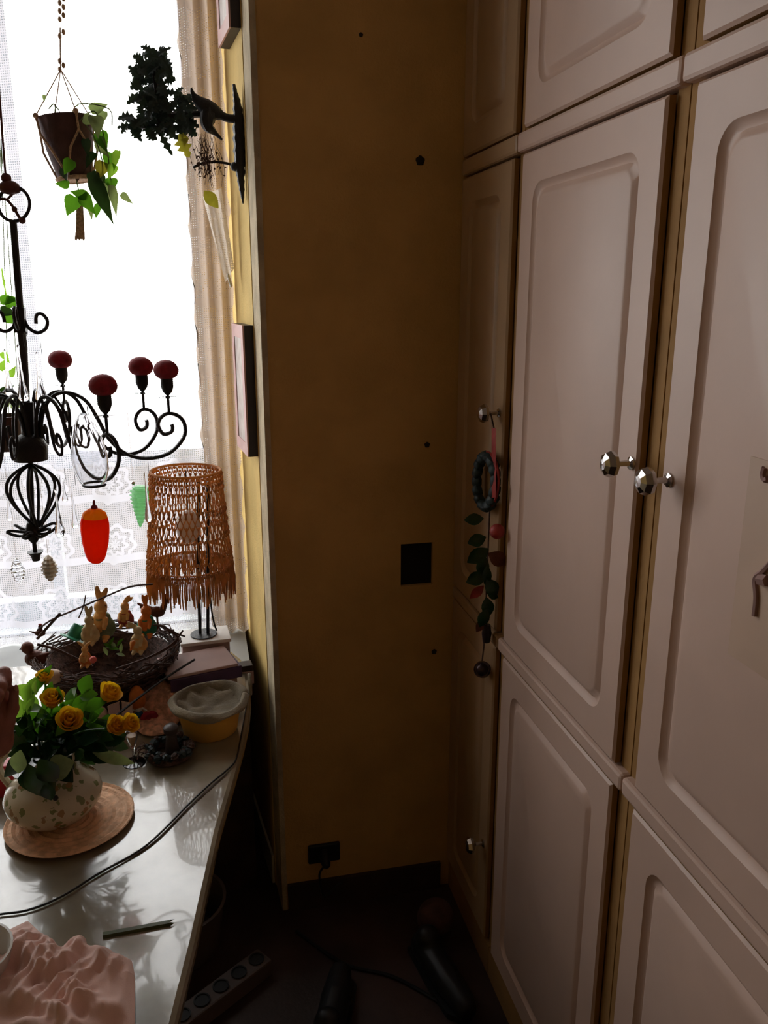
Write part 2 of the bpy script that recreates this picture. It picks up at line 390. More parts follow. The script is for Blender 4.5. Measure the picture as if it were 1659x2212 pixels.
# white lace end hanging in a point
us = []; vv = []
A0 = P(438, 425, 2.12); A1 = P(478, 405, 2.12); B0 = P(487, 610, 2.12); B1 = P(506, 580, 2.12)
def fn(a, b):
    p = A0.lerp(A1, a).lerp(B0.lerp(B1, a), b); us.append(p.x*1.4); vv.append(p.z)
    return p+Vector((0, .012*math.sin(a*9+b*2)*(1-.3*b), 0))
o = MB().grid(fn, 12, 30).build('lace_drape', lace('bright_lace', (.85, .80, .74), .98, 3.0, .3), None,
    label='narrow white lace tail hanging to a point beside the gathered curtain', cat='curtain'); uvgrid(o, us, vv)
mb = MB()
for k in range(5): mb.ball(P(493+k*1.5, 596+k*5, 2.11), (.004, .004, .006), 6)
mb.build('tassel', M['white'], o)

# ---------------------------------------------------------------- wardrobe
def rrect(y0, y1, z0, z1, r, n=6):
    pts = []
    for (cy, cz, a0) in ((y1-r, z1-r, 0), (y0+r, z1-r, 90), (y0+r, z0+r, 180), (y1-r, z0+r, 270)):
        for k in range(n+1):
            a = R(a0+90*k/n); pts.append((cy+r*math.cos(a), cz+r*math.sin(a)))
    return pts
def door(y0, y1, z0, z1, xf, t, parent, face, inset=.055, name='door', rad=.035):
    "slab with rounded routed panel; front faces -X at xf"
    loops = [(0, .001, t), (0, .001, .004), (.004, .002, 0), (.007, .003, 0), (inset-.003, rad+.001, 0), (inset, rad, 0), (inset+.006, rad-.004, .006), (inset+.012, rad-.006, .0075), (inset+.02, rad-.008, .002), (inset+.024, rad-.01, .0005)]
    mb = MB(); n = None; vs = []; fs = []
    for (i, r, dx) in loops:
        pts = rrect(y0+i, y1-i, z0+i, z1-i, max(r, .001)); n = len(pts)
        vs += [(xf+dx, p[0], p[1]) for p in pts]
    for l in range(len(loops)-1):
        for j in range(n): fs.append((l*n+j, (l+1)*n+j, (l+1)*n+(j+1) % n, l*n+(j+1) % n))
    fs.append(tuple(range(n))); fs.append(tuple((len(loops)-1)*n+j for j in range(n-1, -1, -1)))
    mb.add(vs, fs); o = mb.build(name, face, parent); o.data.materials.append(M['stile'])
    for j in range(n): o.data.polygons[j].material_index = 1
    return o
def knob(p, parent, s=1.0, m='chrome'):
    mb = MB(); mm = Matrix.Rotation(R(-90), 3, 'Y')
    mb.lathe([(.010, 0), (.010, .003), (.0045, .005), (.004, .020), (.009, .023), (.0180, .028), (.0195, .034), (.0160, .042), (.008, .046), (0, .0465)], p, 8, Matrix.Scale(s, 3) @ mm)
    return mb.build('knob', M[m], parent, smooth=False)
units = [  # y0, y1, knob side, label
 (1.555, 1.8595, 'lo', 'narrow cream wardrobe column nearest the back corner, with the garland'),
 (1.029, 1.508, 'lo', 'middle cream wardrobe column with tall panelled door'),
 (.480, .965, 'hi', 'near cream wardrobe column at the right edge of the photo'),
 (-.08, .44, 'lo', 'cream wardrobe column beyond the right edge, closest to the camera')]
ZT, ZB = 1.862, .870
doors = []
for k, (y0, y1, ks, lab) in enumerate(units):
    t = empty('wardrobe', (CX+.3, (y0+y1)/2, 0), lab, 'wardrobe')
    s0 = y0-.04 if k else y0-.02; s1 = min(y1+.04, 1.8595); s0 = y0-.04
    if k == 0: s0 = y0-.020
    if k == 1: s1 = 1.5345; s0 = .9985
    if k == 2: s1 = .9975; s0 = .4605
    if k == 3: s1 = .4595; s0 = -.12
    MB().box((CX+.337, (s0+s1)/2, 1.37), (.62, s1-s0-.002, 2.7)).build('carcass', M['stile'], t, smooth=False)
    if k in (0, 1, 2, 3):
        for (ya, yb) in ((s0+.001, y0-.002), (y1+.002, s1-.001)):
            if yb-ya > .01: MB().box((CX+.0205, (ya+yb)/2, 1.37), (.012, yb-ya, 2.7)).build('stile', M['stile'], t, smooth=False)
    for zc, hh in ((ZT, .034), (ZB, .030)):
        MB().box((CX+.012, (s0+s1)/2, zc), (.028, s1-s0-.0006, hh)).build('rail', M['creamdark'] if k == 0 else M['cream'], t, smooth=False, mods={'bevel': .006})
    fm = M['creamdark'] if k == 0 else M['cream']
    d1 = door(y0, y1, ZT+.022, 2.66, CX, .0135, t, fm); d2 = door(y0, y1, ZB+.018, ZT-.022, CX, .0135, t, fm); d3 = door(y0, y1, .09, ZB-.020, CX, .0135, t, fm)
    ky = y0+(.022 if k == 0 else .014) if ks == 'lo' else y1-.020
    if k == 0: kz = (1.36, .34)
    elif k == 1: kz = (1.363, .335)
    else: kz = (1.36, .335)
    knob((CX, ky, kz[0]), d2); knob((CX, ky, kz[1]), d3)
    MB().box((CX+.016, (s0+s1)/2, .04), (.02, s1-s0-.002, .08)).build('plinth', M['stile'], t, smooth=False)
    doors.append(t)
# printed sheet on the near door
sh = empty('paper_sheet', PX(1640, 1200, CX-.001), 'faded tan printed sheet with dark figure stuck on the near wardrobe door', 'poster')
y_a = .86; 
def PXs(x, y, dx): return PX(x, y, CX-dx)
e0 = PXs(1622, 985, .001); e1 = PXs(1590, 1350, .001)
MB().box((CX-.0006, e0.y-.16, (e0.z+e1.z)/2-.02), (.0008, .32, e0.z-e1.z+.04)).build('sheet', mat('faded_print', (.56, .39, .29), .5, var=.05, vs=10), sh, smooth=False)
for pts in ([(1675, 1205), (1648, 1235), (1632, 1250), (1634, 1290), (1630, 1330)], [(1659, 1255), (1642, 1252)], [(1652, 1010), (1648, 1025), (1652, 1036), (1659, 1034)]):
    q = spline([PXs(x, y, .002) for x, y in pts], 4); MB().tube(q, .0035 if len(pts) > 2 else .007, 6).build('printed_mark', mat('print_brown', (.30, .17, .15), .7), sh)

# ---------------------------------------------------------------- holes and marks on the wall
struct('hole_shade_fill', mat('hole_shade_black', (.01, .008, .006), .9), MB().box(((hx0+hx1)/2, BY+.055, (hz0+hz1)/2), (hx1-hx0-.0005, .085, hz1-hz0-.0005)))  # near-black block fills the hole, its colour stands for the shade inside
mb = None
for (x, y, r, lab) in ((908, 347, .009, 'small dark plug hole high on the ochre wall'), (923, 961, .006, 'small dark plug hole midway up the ochre wall'),
                  (938, 1408, .006, 'small dark plug hole low on the ochre wall, below the square box hole'), (780, 75, .004, 'faint tiny nail mark near the top of the ochre wall')):
    p = P(x, y, BY-.0008); m = MB(); m.lathe([(r*1.15, -.0008), (r*.9, .0015), (r*.45, .0022), (0, .0022)], p, 14, rot(R(90)), wob=.12)
    m.build('wall_plug', mat('plug', (.02, .012, .008), .8), None, label=lab, cat='wall plug')

# socket and cord low on the wall
so = empty('wall_socket', P(700, 1850, BY-.01), 'dark wall socket low on the ochre wall with a plugged cord', 'socket')
pc = P(700, 1842, BY-.006)
MB().box(pc, (.085, .010, .055)).build('cover_plate', M['black'], so, smooth=False, mods={'bevel': .004})
MB().capsule(pc+Vector((0, -.006, 0)), pc+Vector((0, -.035, -.008)), .016, .012).build('plug', M['black'], so)
q = spline([pc+Vector((0, -.035, -.01)), P(690, 1890, BY-.03), P(700, 1935, BY-.03), P(728, 1912, BY-.02), P(740, 1905, BY-.015)], 6)
MB().tube(q, .003, 6).build('cord', M['black'], so)

# ---------------------------------------------------------------- picture frames on the reveal
def Rv(t, off=0, z=0):  # point on the reveal plane
    d = Vector((-.047, .46, 0)).normalized(); n = Vector((-d.y, d.x, 0)); return Vector((.147, BY, 0))+d*(t)+n*off+Vector((0, 0, z))
def pic(t0, t1, z0, z1, th, lab):
    o = empty('picture_frame', Rv((t0+t1)/2, 0, z0), lab, 'picture')
    d = (Rv(1)-Rv(0)).normalized(); n = Vector((-d.y, d.x, 0)); z = Vector((0, 0, 1))
    def bar(a0, a1, b0, b1, o0, o1, mb):
        vs = [Rv(a, off, zz) for zz in (b0, b1) for off in (o0, o1) for a in (a0, a1)]
        mb.add(vs, [(0, 2, 3, 1), (4, 5, 7, 6), (0, 1, 5, 4), (2, 6, 7, 3), (0, 4, 6, 2), (1, 3, 7, 5)]); return mb
    wv = .03
    back = bar(t0, t1, z0, z1, .001, th-.004, MB())
    back.build('side_moulding', M['frameblk'], o, smooth=False)
    fc = MB()
    bar(t0, t1, z0, z0+wv, th-.004, th, fc); bar(t0, t1, z1-wv, z1, th-.004, th, fc)
    bar(t0, t0+wv, z0+wv, z1-wv, th-.004, th, fc); bar(t1-wv, t1, z0+wv, z1-wv, th-.004, th, fc)
    fc.build('frame_face', M['pinkmat'], o, smooth=False)
    bar(t0+wv, t1-wv, z0+wv, z1-wv, th-.004, th-.002, MB()).build('print', M['picture'], o, smooth=False)
    return o
pic(.105, .27, P(560, 985, 1.97).z, P(545, 703, 1.97).z, .026, 'dark-edged picture frame with pinkish face, lower one beside the window')
pic(.105, .27, P(510, 62, 1.97).z, P(500, 62, 1.97).z+.34, .026, 'black picture frame near the ceiling beside the window, above the iron bracket')

# ---------------------------------------------------------------- iron wall bracket with leafy clump
YB = 1.985
br = empty('wall_bracket', P(520, 440, YB), 'black wrought iron wall bracket with pointed backplate beside the window', 'bracket')
mb = MB()
prof = [(505, 182, 3), (508, 200, 5), (512, 222, 8), (515, 260, 12), (517, 300, 13), (518, 345, 12), (520, 385, 8), (523, 415, 5), (525, 440, 1)]
pts = spline([P(a, b, YB) for a, b, c in prof], 5); rs = []
for i in range(len(prof)-1):
    for k in range(5): rs.append((prof[i][2]*(1-k/5)+prof[i+1][2]*k/5)*.00105*(1+.12*math.sin(i*5+k*2.3)))
rs.append(.001); mb.tube(pts, rs, 8); mb.build('backplate', M['iron'], br)
ar = MB(); ar.tube(spline([P(516, 256, YB), P(495, 256, YB), P(475, 248, YB), P(455, 238, YB), P(432, 222, YB), P(418, 205, YB), P(413, 190, YB)], 4), [.009]*8+[.012, .014, .016, .018, .018, .018, .018, .016, .014, .012, .01, .008, .006, .005, .004, .003, .002][:17], 10)
ar.build('arm', M['iron'], br)
l = MB(); l.tube(spline([P(452, 238, YB), P(448, 270, YB-.01), P(462, 285, YB), P(480, 302, YB)], 4), [.018, .018, .017, .016, .014, .012, .010, .009, .007, .005, .004, .003, .002], 8); l.build('tail', M['iron'], br)
a2 = MB(); a2.tube(spline([P(512, 362, YB), P(498, 355, YB), P(470, 350, YB), P(440, 352, YB), P(417, 362, YB)], 5), [.004]*5+[.0028]*16, 8); a2.ball(P(507, 360, YB), .010, 10)
a2.build('hook', M['iron'], br)
cl = empty('leafy_clump', P(345, 300, YB), 'dark clump of serrated holly leaves held out on the iron bracket', 'plant')
random.seed(3)
blobs = [(330, 180, 44, 60, 60), (335, 122, 38, 20, 14), (330, 225, 40, 24, 16), (305, 262, 42, 34, 26), (350, 262, 46, 38, 34), (385, 212, 14, 22, 8), (395, 262, 28, 28, 16), (300, 150, 12, 14, 4), (282, 278, 16, 16, 6), (408, 245, 20, 38, 12)]
for (cx, cy, rx, ry, n) in blobs:
    for k in range(int(n*1.05)):
        a = random.uniform(0, 2*pi); q = math.sqrt(random.random()); x = cx+rx*q*math.cos(a)*.8; y = cy+ry*q*math.sin(a)*.8
        ang = random.uniform(0, 360); m = MB().leaf(P(x, y, YB+random.uniform(-.035, .035)), vdir(ang, random.uniform(-.4, .4)), -FW+RT*random.uniform(-.5, .5)+UP*random.uniform(-.5, .5), random.uniform(.020, .036), random.uniform(.013, .021), shape='serr', nseg=8)
        m.build('leaf', M['ebony'], cl, smooth=False)
st = MB()
for (x0, y0, x1, y1) in ((330, 130, 345, 290), (345, 250, 455, 245), (345, 280, 300, 270)):
    st.tube([P(x0, y0, YB), P((x0+x1)/2+4, (y0+y1)/2, YB+.01), P(x1, y1, YB)], .007, 6)
st.build('stem', M['iron'], cl)
for (x, y, ang, L, W, mm) in ((345, 285, -62, .052, .014, 'ebony'), (385, 290, -65, .05, .026, 'olive'), (400, 285, -100, .03, .014, 'olive')):
    MB().leaf(P(x, y, YB-.02), vdir(ang), -FW, L, W, shape='serr', nseg=8).build('leaf', M[mm], cl)
# trailing moss under the bracket
mo = empty('trailing_sprig', P(455, 445, YB), 'wispy dried sprig trailing below the iron bracket, with one olive leaf', 'plant')
mb = MB()
for k in range(46):
    x = random.gauss(442, 12); y = random.uniform(285, 330); pts = []
    for j in range(5):
        pts.append(P(x, y, YB-.01+random.uniform(-.01, .01))); x += random.uniform(-5, 8); y += random.uniform(10, 26)
    mb.tube(pts, .0005, 3)
    mb.leaf(pts[2], vdir(random.uniform(0, 360)), -FW, .006, .004, nseg=2); mb.leaf(pts[3], vdir(random.uniform(0, 360)), -FW, .006, .004, nseg=2)
mb.build('wisp', M['twig'], mo, kind='stuff')
MB().leaf(P(441, 412, YB-.02), vdir(-50), -FW, .045, .028).build('leaf', M['olive'], mo)

# ---------------------------------------------------------------- hanging planter
YP = 2.0
hp = empty('hanging_planter', P(165, 400, YP), 'dark terracotta pot in a knotted cord hanger in front of the bright window', 'planter')
pc = P(163, 385, YP); sx = (P(264, 385, YP)-P(164, 385, YP)).length/100  # metres per pixel there
ax = (P(148, 262, YP)-pc); tilt = Matrix.Rotation(R(-6), 3, FW)
def potprof(s): return [(0, 0), (35*s, 0), (38*s, 4*s), (50*s, 60*s), (58*s, 118*s), (61*s, 124*s), (57*s, 124*s), (54*s, 110*s), (0, 108*s)]
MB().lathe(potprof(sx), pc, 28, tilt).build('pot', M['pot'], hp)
MB().lathe([(0, -.004), (42*sx, -.004), (44*sx, 0), (40*sx, 1*sx+.001), (0, .0005)], pc, 24, tilt).build('saucer', M['jute'], hp)
apex = P(131, 150, YP); mb = MB()
for k in range(4):
    a = 2*pi*k/4+.5; rim = pc+tilt @ Vector((63*sx*math.cos(a), 63*sx*math.sin(a), 126*sx)); bot = pc+tilt @ Vector((40*sx*math.cos(a+.8), 40*sx*math.sin(a+.8), -2*sx)); b2 = pc+tilt @ Vector((40*sx*math.cos(a-.8), 40*sx*math.sin(a-.8), -2*sx)); mid = pc+tilt @ Vector((61*sx*math.cos(a), 61*sx*math.sin(a), 90*sx))
    mb.tube([apex, rim], .0012, 5); mb.tube([rim, mid, pc+tilt @ Vector((57*sx*math.cos(a+.4), 57*sx*math.sin(a+.4), 55*sx)), bot], .0026, 5); mb.tube([rim, mid, pc+tilt @ Vector((57*sx*math.cos(a-.4), 57*sx*math.sin(a-.4), 55*sx)), b2], .0026, 5)
    mb.ball(rim, .006, 8)
mb.tube([pc+tilt @ Vector((38*sx*math.cos(a/10*pi), 38*sx*math.sin(a/10*pi), -4*sx)) for a in range(20)], .003, 5, True)
hg = mb.build('cord_hanger', M['jute'], hp)
mb = MB(); mb.tube([P(131, 150, YP), P(130, 60, YP)], .0016, 5); rng = [P(133+2*math.sin(k*1.6), 150-k*4.2, YP) for k in range(40)]
for k in range(0, 36):
    c = P(132+(5 if k % 2 else -3), 150-k*9, YP)
    if k in (0, 1, 2, 8, 9) or k > 11: mb.ball(c, (.004, .004, .006), 6)
mb.build('knotted_cord', M['jute'], hp)
mb = MB()
for k in range(9):
    x = 166+k*1.6; mb.tube([P(172+k*.8, 415, YP), P(x, 450, YP), P(x+1+(k-4)*.3, 490, YP), P(x+(k-4)*.9, 518+2*math.sin(k*2), YP)], .0016, 4)
mb.build('jute_tail', M['jute'], hp, label='frayed tan cord tail under the pot')
iv = empty('trailing_ivy', P(200, 400, YP), 'green heart-leaved trailing plant spilling from the hanging terracotta pot', 'plant')
# (px tip-base, px len, width, angle, mat)
LV = [(195, 240, 42, 30, 30, 'lfg'), (180, 255, 36, 26, -20, 'lfg'), (205, 250, 50, 36, -75, 'lfg'), (225, 240, 40, 28, -110, 'lfg'), (215, 285, 48, 36, -70, 'lfm'), (212, 300, 50, 34, -60, 'lfg'),
      (240, 330, 44, 34, -100, 'lfm'), (256, 325, 46, 28, -108, 'lfl'), (225, 350, 40, 34, -110, 'olive'), (248, 355, 36, 24, -120, 'lfl'), (196, 372, 40, 30, -60, 'lfd'), (200, 385, 105, 38, -66, 'lfd'), (215, 375, 60, 30, -85, 'lfd'), (240, 385, 36, 30, -80, 'lfm'),
      (228, 395, 50, 22, -80, 'lfg'), (150, 400, 32, 24, 175, 'lfm'), (162, 425, 52, 40, -105, 'lfm'), (190, 425, 40, 26, 165, 'lfm'), (178, 420, 48, 34, -60, 'lfm'), (196, 440, 36, 16, -95, 'lfg'), (214, 440, 34, 20, -105, 'lfm'), (262, 418, 32, 18, -42, 'lfg'), (240, 400, 64, 22, -80, 'lfg'),
      (155, 345, 36, 30, -120, 'lfm'), (137, 360, 40, 26, -70, 'lfd'), (96, 205, 14, 9, -100, 'lfg'), (170, 350, 44, 36, -90, 'pot'), (205, 330, 40, 30, -120, 'lfd'), (185, 300, 40, 22, -80, 'lfd')]
for (x, y, L, W, a, mm) in LV:
    MB().leaf(P(x, y, YP-.04+random.uniform(-.03, .02)), vdir(a, random.uniform(-.3, .3)), -FW+RT*random.uniform(-.6, .6), L*sx, W*sx, shape='heart', nseg=7, curl=random.uniform(-.1, .3)).build('leaf', M[mm], iv)
mb = MB()
for pts in ([(170, 262), (200, 240), (215, 260), (232, 330), (240, 390), (245, 440)], [(180, 262), (205, 300), (222, 360), (214, 440)], [(150, 262), (170, 225), (235, 235), (242, 270)], [(165, 390), (172, 420), (180, 440)], [(120, 262), (118, 225), (105, 235)], [(118, 228), (128, 240), (128, 262)]):
    mb.tube(spline([P(x, y, YP-.04) for x, y in pts], 4), .0013, 5)
mb.build('vine', M['lfg'], iv)

# hanging brown pot at left edge
YQ = 2.02
h2 = empty('hanging_planter', P(22, 970, YQ), 'brown pot with pale-leaved plant hanging behind the chandelier at the left edge', 'planter')
q0 = P(22, 972, YQ); MB().lathe([(0, 0), (30*sx, 0), (33*sx, 3*sx), (40*sx, 84*sx), (36*sx, 84*sx), (34*sx, 75*sx), (0, 74*sx)], q0, 24).build('pot', M['brownpot'], h2)
mb = MB()
for dx, dy in ((-34, 0), (34, 0), (0, 30)): mb.tube([P(2, 300, YQ), q0+RT*dx*sx+Vector((0, dy*sx, 84*sx))], .0012, 4)
mb.build('hanger_wire', M['lfg'], h2)
for (x, y, L, W, a, mm) in [(0, 650, 44, 26, 10, 'lfm'), (12, 650, 40, 30, -15, 'lfm'), (0, 670, 40, 26, -10, 'lfd'), (10, 685, 40, 24, -20, 'lfm'), (0, 800, 36, 22, 60, 'lfl'), (22, 815, 30, 20, 70, 'lfl'), (0, 845, 36, 14, 25, 'lfd'), (5, 760, 30, 20, -60, 'lfl'), (14, 880, 50, 26, 100, 'lfg'), (30, 885, 60, 26, 70, 'lfg'), (4, 580, 90, 5, -84, 'lfl')]:
    MB().leaf(P(x, y, YQ-.03), vdir(a), -FW, L*sx, W*sx, shape='heart').build('leaf', M[mm], h2)

# ---------------------------------------------------------------- chandelier
D0 = 1.50
def CP(x, y, dz=0):   # point of the chandelier at camera depth D0
    r = FW*F + RT*(x-829.5) + UP*(1106-y); hf = Vector((math.sin(YAW), math.cos(YAW), 0)); return Vector((0, 0, CAMH))+r*((D0+dz)/r.dot(hf))
spx = (CP(61, 900)-CP(60, 900)).length
ch = empty('chandelier', CP(68, 1000), 'black wrought iron chandelier with curled arms and dark red candle cups', 'chandelier')
hubtop = CP(55, 870); hub = CP(63, 960)
mb = MB(); mb.tube([CP(28, 478), CP(43, 665), CP(48, 740), CP(55, 870)], .0062, 8); mb.build('rod', M['iron'], ch)
mb = MB(); mb.tube([CP(30+34*math.cos(a*pi/14), 441+37*math.sin(a*pi/14)) for a in range(28)], .003, 8, True); mb.build('ring', M['iron'], ch)
mb = MB(); mb.ball(CP(13, 385), .009, 8); mb.ball(CP(20, 405), (.018, .012, .012), 10); mb.ball(CP(35, 408), .008, 8)
mb.tube(spline([CP(0, 430), CP(15, 432), CP(30, 450), CP(42, 470), CP(50, 478)], 4), .0028, 6); mb.tube([CP(15, 432), CP(35, 410)], .0022, 6); mb.ball(CP(31, 452), .005, 8); mb.ball(CP(48, 476), .006, 8)
mb.build('wire_binding', M['copper'], ch, label='rusty red wire binding on the ring')
MB().tube([CP(12, 380), CP(0, 225), CP(-25, -120)], .0022, 6).build('hanging_wire', M['copper'], ch)
mb = MB(); mb.tube([CP(41, 664), CP(43, 700), CP(46, 718)], .0135, 4); mb.tube([CP(46, 718), CP(50, 750), CP(56, 880)], .0075, 8); mb.build('collar', M['iron'], ch)
for a in range(4):
    th = R(12+90*a); dr = RT*math.cos(th)+FW*math.sin(th); b = CP(44, 700)
    q = [b+dr*x*spx+Vector((0, 0, -y*spx)) for x, y in ((8, -10), (14, 5), (24, 14), (36, 16), (50, 6), (54, -10), (46, -22), (36, -22), (32, -14), (31, -2))]
    MB().tube(spline(q, 4), .0033, 6).build('scroll', M['iron'], ch)
mb = MB(); mb.lathe([(0, -.025), (.030, -.025), (.032, 0), (.026, .012), (.020, .020), (.012, .024), (0, .025)], CP(64, 965), 20); mb.build('hub', M['iron'], ch)
mb = MB(); mb.tube([CP(57, 868), CP(62, 950)], .012, 10); mb.build('hub_rod', M['iron'], ch)
AR = [(16, 985), (18, 940), (28, 890), (52, 855), (85, 848), (118, 865), (140, 905), (160, 950), (195, 985), (240, 996), (290, 985), (325, 950), (330, 920), (318, 900), (296, 893), (278, 902), (270, 920), (280, 940), (298, 936), (302, 925), (300, 918)]
cupc = []
HFW = Vector((math.sin(YAW), math.cos(YAW), 0)); A0c = CP(64, 893)
ends = [CP(232, 938, 1.389-D0), CP(365, 893, 1.579-D0), CP(311, 884, 1.611-D0), CP(139, 866, 1.678-D0)]
for az in (145, 190, 235, 268): ends.append(A0c+(RT*math.cos(R(az))+HFW*math.sin(R(az)))*.215+Vector((0, 0, .0)))
for T in ends:
    dv = T-A0c; dz_ = dv.z; dv.z = 0; Lr = dv.length; dr = dv.normalized(); base = A0c
    q = [base+dr*x/296*Lr+Vector((0, 0, -(y-893)*spx+dz_*x/296)) for x, y in AR]
    arm = MB().tube(spline(q, 4), .0036, 6).build('arm', M['iron'], ch)
    q = [base+dr*x/296*Lr+Vector((0, 0, -(y-893)*spx)) for x, y in ((52, 855), (75, 900), (88, 960), (112, 975), (118, 945), (104, 930), (98, 950))]
    MB().tube(spline(q, 4), .0028, 6).build('scroll', M['iron'], arm)
    b = T+Vector((0, 0, .002))
    MB().tube([b, b+Vector((0, 0, 34*spx))], .0028, 6).build('stem', M['iron'], arm)
    c0 = b+Vector((0, 0, 32*spx)); s = spx
    mb = MB(); mb.lathe([(0, 0), (7*s, 0), (3*s, 6*s), (10*s, 14*s), (14*s, 26*s), (14*s, 46*s), (0, 46*s)], c0, 16)
    for j in range(4): mb.tube([c0+Vector((0, 0, 4*s)), c0+Vector((20*s*math.cos(j*1.57+.3), 20*s*math.sin(j*1.57+.3), 3*s))], .0008, 4)
    mb.build('candle_holder', M['iron'], arm)
    MB().lathe([(0, 44*s), (16*s, 45*s), (23*s, 50*s), (27*s, 58*s), (28*s, 64*s), (25*s, 73*s), (19*s, 80*s), (11*s, 84*s), (0, 86*s)], c0, 18, wob=.03).build('candle', M['darkred'], arm)
    cupc.append(b)
cb = CP(66, 1004)
for k in range(8):
    th = 2*pi*k/8; dr = Vector((math.cos(th), math.sin(th), 0))
    q = [cb+dr*x*spx+Vector((0, 0, -y*spx)) for x, y in ((4, 0), (30, 14), (50, 34), (55, 60), (42, 92), (20, 122), (6, 140))]
    MB().tube(spline(q, 4), .0030, 6).build('cage_wire', M['iron'], ch)
mb = MB(); mb.tube([CP(65, 980), CP(70, 1130)], .0045, 8); mb.ball(CP(71, 1148), (.013, .013, .024), 12); mb.tube([CP(71, 1150), CP(76, 1192)], .004, 8)
mb.lathe([(0, -.010), (.007, -.010), (.009, 0), (.015, .008), (0, .008)], CP(77, 1200), 12); mb.build('finial', M['iron'], ch)
for k in range(6):
    th = 2*pi*k/6+.4; dr = Vector((math.cos(th), math.sin(th), 0)); c = CP(71, 1148)
    q = [c+dr*x*spx+Vector((0, 0, -y*spx))+Vector((-dr.y, dr.x, 0))*zz*spx for x, y, zz in ((5, 6, 0), (28, 8, -7), (48, -2, -6), (52, -8, 0), (44, -10, 5), (24, -4, 5), (5, 2, 0))]
    MB().tube(spline(q, 4), .003, 6).build('loop', M['iron'], ch)

# ---------------------------------------------------------------- glass drops and ornaments
def drop(x, y0, y1, w, dz, lab, grp='clear glass teardrops hung on the chandelier'):
    top = CP(x-3, y0, dz); s = (CP(1, y0, dz)-CP(0, y0, dz)).length; L = (y1-y0)*s*1.02
    m = MB().lathe([(0, 0), (w*.35*s, .02*L), (w*.5*s, .08*L), (w*.45*s, .16*L), (w*.25*s, .34*L), (w*.14*s, .6*L), (w*.09*s, .9*L), (w*.16*s, .95*L), (0, L)], CP(x, y1, dz), 12)
    o = m.build('glass_drop', M['glass'], None, label=lab, cat='ornament', group=grp)
    MB().tube([CP(x, y0, dz)+Vector((0, 0, -.003)), CP(x, y0, dz)+Vector((0, 0, .018))], .0006, 4).build('thread', M['iron'], o)
for (x, y0, y1, w, dz, lab) in ((22, 755, 858, 20, .03, 'clear glass teardrop hanging left of the chandelier rod, under the upper scroll'), (52, 745, 868, 24, -.05, 'clear glass teardrop hanging in front of the chandelier rod'),
    (90, 762, 868, 26, .0, 'clear glass teardrop hanging right of the chandelier rod, under the upper scroll'), (141, 1032, 1084, 13, .0, 'shortest clear glass teardrop, right of the cage below the chandelier'),
    (22, 1048, 1126, 13, .0, 'clear glass teardrop hanging left of the chandelier cage'), (163, 1045, 1142, 15, .0, 'clear glass teardrop next to the red ornament'),
    (131, 1052, 1160, 22, -.06, 'widest low clear glass teardrop, touching the loops of the finial'), (321, 1018, 1128, 15, -.05, 'clear glass teardrop hanging in front of the lampshade')):
    drop(x, y0, y1, w, dz, lab)
# big clear glass bell under the near arm
g = CP(205, 1055, -.22); s = (CP(1, 900, -.22)-CP(0, 900, -.22)).length
o = empty('glass_bell', g, 'large clear glass egg-shaped ornament hanging from the near chandelier arm', 'ornament')
pr = [(0, 0), (16, 4), (28, 16), (36, 40), (38, 70), (34, 105), (24, 140), (12, 160), (6, 166)]
MB().lathe([(a*s, b*s) for a, b in pr]+[((a-1.5)*s if a > 2 else 0, (b+1.2)*s) for a, b in reversed(pr)], g, 28, rot(0, R(-4))).build('glass_body', M['glass'], o)
MB().tube([g+Vector((24*s*math.cos(a*pi/12), 24*s*math.sin(a*pi/12), 9*s)) for a in range(3, 24)], .0022, 6).build('dark_rim', M['iron'], o)
MB().tube([g+Vector((0, 0, 163*s)), g+Vector((0, 0, 182*s))], .001, 4).build('hanging_wire', M['iron'], o)
# red-orange glass ornament
g = CP(208, 1217, -.1); s = (CP(1, 1100, -.1)-CP(0, 1100, -.1)).length
o = empty('red_ornament', g, 'glowing orange-red glass pinecone-shaped ornament under the chandelier', 'ornament')
rm = mat('red_glass', (.80, .03, .005), .12, coat=.5); nt = rm.node_tree; b = nt.nodes['Principled BSDF']
tr = nt.nodes.new('ShaderNodeBsdfTranslucent'); tr.inputs[0].default_value = (1, .11, .01, 1); mx = nt.nodes.new('ShaderNodeMixShader'); mx.inputs[0].default_value = .85
nt.links.new(b.outputs[0], mx.inputs[1]); nt.links.new(tr.outputs[0], mx.inputs[2]); nt.links.new(mx.outputs[0], nt.nodes['Material Output'].inputs[0])
om = rm.copy(); om.name = 'orange_glass'; om.node_tree.nodes['Principled BSDF'].inputs['Base Color'].default_value = (.9, .16, .01, 1)
for n_ in om.node_tree.nodes:
    if n_.type == 'BSDF_TRANSLUCENT': n_.inputs[0].default_value = (1, .62, .05, 1)
MB().lathe([(a*s, b*s) for a, b in ((0, 0), (10, 2), (18, 9), (23, 25), (28, 50), (30, 75), (30, 92), (27, 105))], g, 22, rot(0, R(3))).build('glass_body', rm, o)
MB().lathe([(a*s, b*s) for a, b in ((27, 105), (24, 115), (15, 122), (6, 126))], g, 22, rot(0, R(3))).build('orange_shoulder', om, o, label='orange shoulder of the ornament')
MB().lathe([(a*s, b*s) for a, b in ((7, 124), (7, 129), (3, 133), (2.5, 142), (0, 144))], g, 12, rot(0, R(3))).build('cap', M['darkred'], o)
